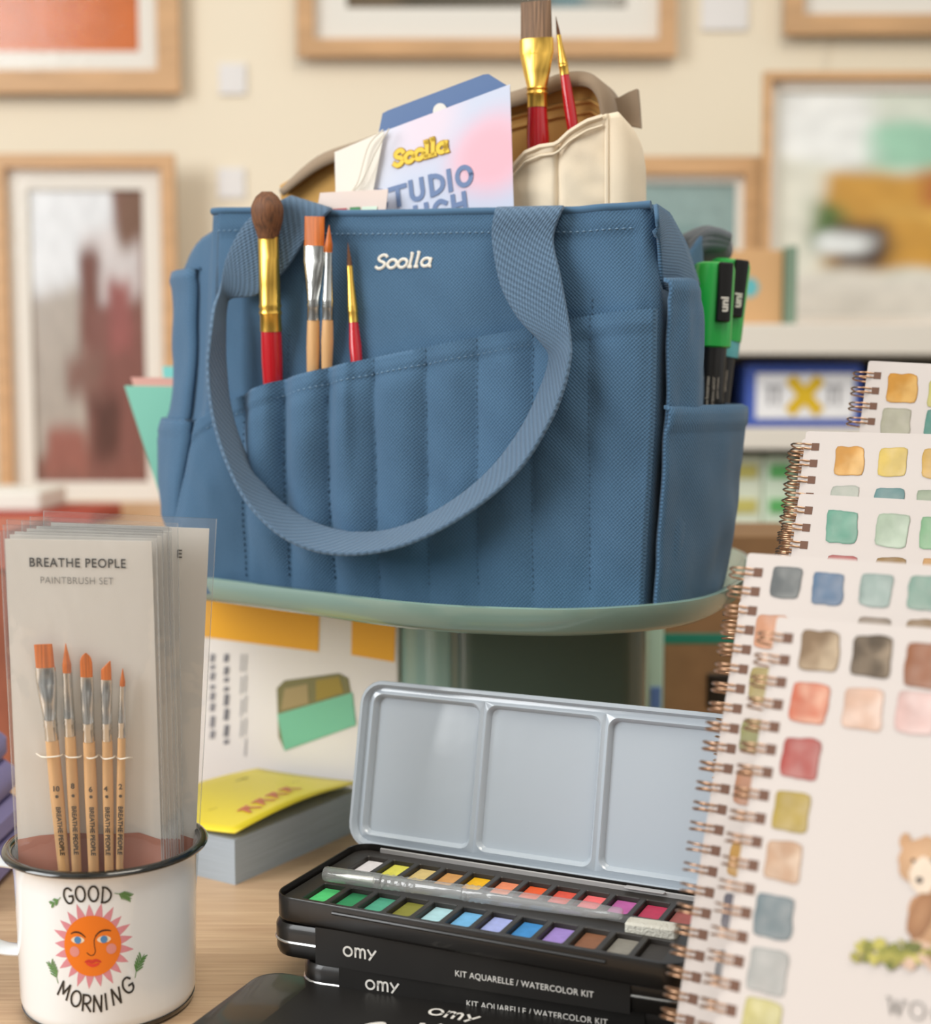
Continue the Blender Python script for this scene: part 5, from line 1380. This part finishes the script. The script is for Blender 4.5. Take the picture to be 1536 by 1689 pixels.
# ------------------------------------------------------------------ spiral notebooks
def notebook(label, TL, BL, TRp, d0, d1, cover_h, pitch, rings, swatches, extra=None, wnb=.150, first=.008, group='spiral notebooks on the right', zmin=None, shift=None, ringr=.0062):
    A = P(*TL, d0); Bp = P(*BL, d1); vdir = (Bp - A).normalized()
    rd = ray(*TRp); tt = (A - CAM).dot(vdir) / rd.dot(vdir); Cp = CAM + rd * tt
    ex_ = (Cp - A).normalized(); ey_ = vdir; n_ = ex_.cross(ey_)
    n_ = n_ if n_.y < 0 else -n_
    if shift is not None: A = A + ex_ * shift[0] + ey_ * shift[1] - n_ * shift[2]
    hN = cover_h or (A.z - .0015) / (-ey_.z)
    if ex_.z < 0: hN = min(hN, (A.z + ex_.z * wnb - .0015) / (-ey_.z)) if not cover_h else hN
    base = A + ey_ * hN + ex_ * (wnb / 2)
    t = thing('spiral_notebook', label, 'notebook', base, group=group); ON = off(t)
    L = lambda x, y, z=0: A + ex_ * x + ey_ * y + n_ * z
    def sheet(z0, th, name, m_, ins=0, r=.0014):
        o = MB(); lp = rr_loop(wnb - 2 * ins, hN - 2 * ins, r, 4)
        loft(o, [[L(p.x + wnb / 2, p.y + hN / 2, z0 - th) for p in lp], [L(p.x + wnb / 2, p.y + hN / 2, z0) for p in lp]], 0, True, True); return o.build(name, m_, t, ON, flat=True)
    fc = sheet(0, .0007, 'front_cover', M['paper']); sheet(-.0012, .0085, 'pages', M['pages'], .001); sheet(-.0102, .001, 'back_cover', M['paper'])
    o = MB(); oh = MB()
    for k in range(rings):
        y = first + k * pitch
        if y > hN - .004: break
        for dy in (-.0011, .0011):
            pts = []
            for a in range(0, 13):
                an = lerp(math.radians(-8), math.radians(330), a / 12)
                pts.append(L(-.0012 + .0070 * math.cos(an), y + dy * (1.25 if a in (5, 6, 7) else 1), -.005 + .0068 * math.sin(an)))
            tube(o, pts, .00046, 6)
        oh.add([L(.0038, y - .0019, .0002), L(.0076, y - .0019, .0002), L(.0076, y + .0019, .0002), L(.0038, y + .0019, .0002)], [(0, 1, 2, 3)])
    o.build('wire_binding', M['copper'], t, ON, ang=80); oh.build('punch_holes', M['holes'], fc, ON, flat=True)
    o = MB()
    def inv(px, py):
        q = Pp(px, py, A, n_) - A; return q.dot(ex_), q.dot(ey_)
    random.seed(len(label))
    for sw in swatches:
        px, py, c = sw[:3]; s_ = (sw[3] if len(sw) > 3 else .0148) / 2; c2 = sw[4] if len(sw) > 4 else None
        x, y = inv(px, py); N = 32; ph = random.random() * 6; vs = [L(x, y, .0003)]; cs = []
        base_c = V(lin(c)) * .70; lite = V(lin(c2)) * .8 if c2 else base_c.lerp(V(lin('d9cfc9')), .22)
        cs.append(tuple(base_c.lerp(lite, .4)))
        for ring_, f in enumerate((.55, .90, 1.0)):
            for k in range(N):
                a = 2 * PI * k / N; ca, sa = math.cos(a), math.sin(a); e = 9
                r = (abs(ca) ** e + abs(sa) ** e) ** (-1 / e) * (1 + .09 * nzf(ca * 1.6 + ph, sa * 1.6, ph) + .03 * nzf(ca * 5 + ph, sa * 5, ph) + .008 * math.sin(7 * a + ph))
                vs.append(L(x + ca * r * s_ * f * .97, y + sa * r * s_ * f, .0003))
                g = .45 + .6 * (ca * .7 + sa * .45) * f + .9 * nzf(ca * 1.5 * f, sa * 1.5 * f, ph + 4)
                cc_ = base_c.lerp(lite, min(1, max(0, g)))
                if f > .95: cc_ = base_c * .82
                cs.append(tuple(cc_))
        fs = [(0, 1 + k, 1 + (k + 1) % N) for k in range(N)]
        for rr_ in range(2): fs += [(1 + rr_ * N + k, 1 + (rr_ + 1) * N + k, 1 + (rr_ + 1) * N + (k + 1) % N, 1 + rr_ * N + (k + 1) % N) for k in range(N)]
        o.add(vs, fs, 0, cs)
    if extra: extra(o, L, inv)
    if o.v: o.build('printed_swatches', M['wcol'], fc, ON, flat=True)
    return t, A + ey_ * hN, A + ey_ * hN + ex_ * wnb, n_


def blob(o, L, inv, px, py, rx, ry, c, z, rot=0, c2=None, seed=0):
    x, y = inv(px, py); x1, _ = inv(px + 50, py); k = (x1 - x) / 50; N = 26
    b0 = V(lin(c)) * .85; b1 = V(lin(c2 or c)) * .85; vs = [L(x, y, z)]; cs = [tuple(b1)]
    for f in (.6, 1.0):
        for i in range(N):
            a = 2 * PI * i / N; r = 1 + .10 * nzf(math.cos(a) * 1.7 + seed, math.sin(a) * 1.7, seed) + .05 * math.sin(9 * a + seed)
            X, Y_ = rx * r * math.cos(a) * f, ry * r * math.sin(a) * f
            vs.append(L(x + k * (X * math.cos(rot) - Y_ * math.sin(rot)), y + k * (X * math.sin(rot) + Y_ * math.cos(rot)), z)); cs.append(tuple(b1.lerp(b0, f)))
    fs = [(0, 1 + i, 1 + (i + 1) % N) for i in range(N)] + [(1 + i, 1 + N + i, 1 + N + (i + 1) % N, 1 + (i + 1) % N) for i in range(N)]
    o.add(vs, fs, 0, cs)


def bear(o, L, inv):
    bb = lambda *a, **k: blob(o, L, inv, *a, **k)
    bb(1545, 1520, 50, 62, 'b98a62', .0003, c2='d0a47c', seed=1)
    bb(1494, 1388, 10, 14, 'c79a70', .0004, seed=2); bb(1562, 1388, 11, 14, 'c79a70', .0004, seed=3)
    bb(1530, 1425, 50, 44, 'c79c74', .0005, c2='dcb48e', seed=4); bb(1524, 1444, 24, 30, 'ecd8c2', .0006, seed=5)
    bb(1508, 1420, 3.5, 3.5, '4a382c', .0008); bb(1540, 1420, 3.5, 3.5, '4a382c', .0008)
    bb(1518, 1452, 6, 5, '3b342f', .0008)
    bb(1520, 1510, 20, 42, '9d6d47', .0005, rot=.25, c2='b98a62', seed=7); bb(1512, 1565, 24, 15, 'd9b494', .0006, rot=-.3, seed=8)
    random.seed(5)
    for k in range(46):
        x = 1406 + random.random() * 140; y = 1562 + (random.random() - .5) * 34 + (x - 1406) * .12
        bb(x, y, 4 + random.random() * 6, 7 + random.random() * 7, random.choice(('8a8a3a', 'a7a04a', 'c2b85c', '6f7434', 'd8b8a0')), .0007 + .00001 * k, rot=random.random() * 3, seed=k)
    x0, y0 = inv(1478, 1661); x1, y1 = inv(1514, 1667); k = (x1 - x0); ink = lin('7a7672')
    for st in ([(-.36, -.36), (-.17, .36)], [(-.17, .36), (0, -.3)], [(0, -.3), (.17, .36)], [(.17, .36), (.36, -.36)], [(-.46, -.36), (-.26, -.36)], [(.26, -.36), (.46, -.36)]):
        sh = stroke2([(x0 + a * k, y0 + b_ * k * .95) for a, b_ in st], k * .07, 2, False); put(o, sh, lambda x, y: L(x, y, .0004), 0, ink)
    for m_ in (1, 2.02):
        sh = stroke2([(x0 + (x1 - x0) * m_ + .34 * k * math.cos(a), y0 + (y1 - y0) * m_ + .36 * k * math.sin(a)) for a in [2 * PI * i / 14 for i in range(15)]], k * .07, 2); put(o, sh, lambda x, y: L(x, y, .0004), 0, ink)


nbs = []
pc_ = .00847
nbs.append(notebook('nearest spiral notebook with a watercolour bear and a border of swatches', (1282, 1017), (1178, 1689), (1536, 1036),   .525, .478, None, pc_, 40,
    [(1353, 1073, '8f7353', .0152, 'c8b193'), (1439, 1083, '5a4a36', .0152, 'a6927a'), (1530, 1098, 'a05f33', .0160), (1335, 1160, 'd9704f', .0150, 'e8b49a'), (1424, 1170, 'ecc3aa', .0150, 'f2d8c8'), (1512, 1176, 'e9c3bb', .0150, 'f0d6d0'),
     (1321, 1251, 'b8473c', .0145), (1306, 1339, 'c0a43c', .0140), (1293, 1421, 'd0a888', .0140, 'e6ccb4'), (1277, 1512, '74868c', .0148), (1267, 1602, 'b9bab6', .0148), (1256, 1684, 'cfc57e', .0145, 'e0d9a8')], bear, zmin=0))
nbs.append(notebook('second spiral notebook from the front with charcoal and blue swatches on top', (1234, 912), (1114, 1689), (1536, 932),   .575, .520, None, .0081, 40,
    [(1297, 961, '6a6f70', .0130, '8b8d8b'), (1366, 971, '5d7d9e', .0130), (1445, 974, '9db0a8', .0130, 'b9c6bf'), (1526, 979, '8fb0a0', .0135), (1272, 1042, 'e2a27c', .0138), (1262, 1130, 'b8a55c', .0135), (1247, 1215, '9a9a5a', .0135),
     (1238, 1300, 'c98c66', .0135), (1228, 1420, 'd2a04a', .0130), (1219, 1505, '6d6a74', .013), (1206, 1600, '8a8a8c', .013), (1440, 1046, '9a8a7a', .013), (1520, 1050, '9a7f5e', .013)], None))
nbs.append(notebook('third spiral notebook with a row of green watercolour swatches', (1319, 814), (1302, 940), (1536, 826), .672, .664, .205, pc_, 24,
    [(1389, 869, '6fae96', .0155), (1472, 875, 'b7c9b0', .0155, 'c9d6c3'), (1545, 880, '8fbf92', .0150), (1387, 943, 'c06a66', .0150), (1468, 946, 'a5814a', .0150), (1548, 950, 'd6a56a', .0150)], None))
nbs.append(notebook('fourth spiral notebook with orange and yellow watercolour swatches', (1330, 711), (1318, 812), (1536, 716), .702, .695, .205, pc_, 24,
    [(1402, 760, 'dfa048', .0145, 'ecc07e'), (1473, 762, 'e8c968', .0142), (1546, 765, 'e0b45a', .0145), (1393, 825, 'c3c7ba', .0145), (1466, 830, '6f9a9a', .0145), (1536, 834, 'a8b59c', .0145)], None))
nbs.append(notebook('rearmost and highest spiral notebook with orange, grey and teal swatches', (1433, 595), (1418, 708), (1536, 600), .762, .755, .205, pc_, 24,
    [(1489, 640, 'd9982f', .0158, 'e5b566'), (1556, 650, 'd9cf7a', .0155), (1478, 697, 'b7b49c', .0155), (1550, 700, '5f9a8c', .0155)], None))
nbs.append(notebook('spiral notebook behind the second one, only its wire loops peeking out', (1219, 992), (1206, 1190), (1536, 1010), .645, .634, .12, .0081, 40, [], None, shift=(0, 0, 0)))
nbs.append(notebook('spiral notebook behind the third one, only its wire loops peeking out', (1319, 814), (1302, 940), (1536, 826), .672, .664, .19, pc_, 22, [], None, shift=(-.006, .012, .0115)))
nbs.append(notebook('spiral notebook directly behind the fourth one with orange swatches', (1330, 711), (1318, 812), (1536, 716), .702, .695, .205, pc_, 24, [], None, shift=(-.006, .001, .013)))
# stepped riser carrying the rear notebooks
for i, lb in ((2, 'short'), (3, 'middle'), (4, 'tallest'), (5, 'foremost')):
    _, q0, q1, n_ = nbs[i]
    zt_ = min(q0.z, q1.z) - .010
    if zt_ > .004:
        o = MB(); y0 = min(q0.y, q1.y); wbox(o, q0.x + .004, q0.x + .12, y0, y0 + .02, 0, zt_, .001)
        tag(o.build('riser_block', M['oak']), lb + ' wooden riser block hidden under a rear spiral notebook', 'block', 'riser blocks')
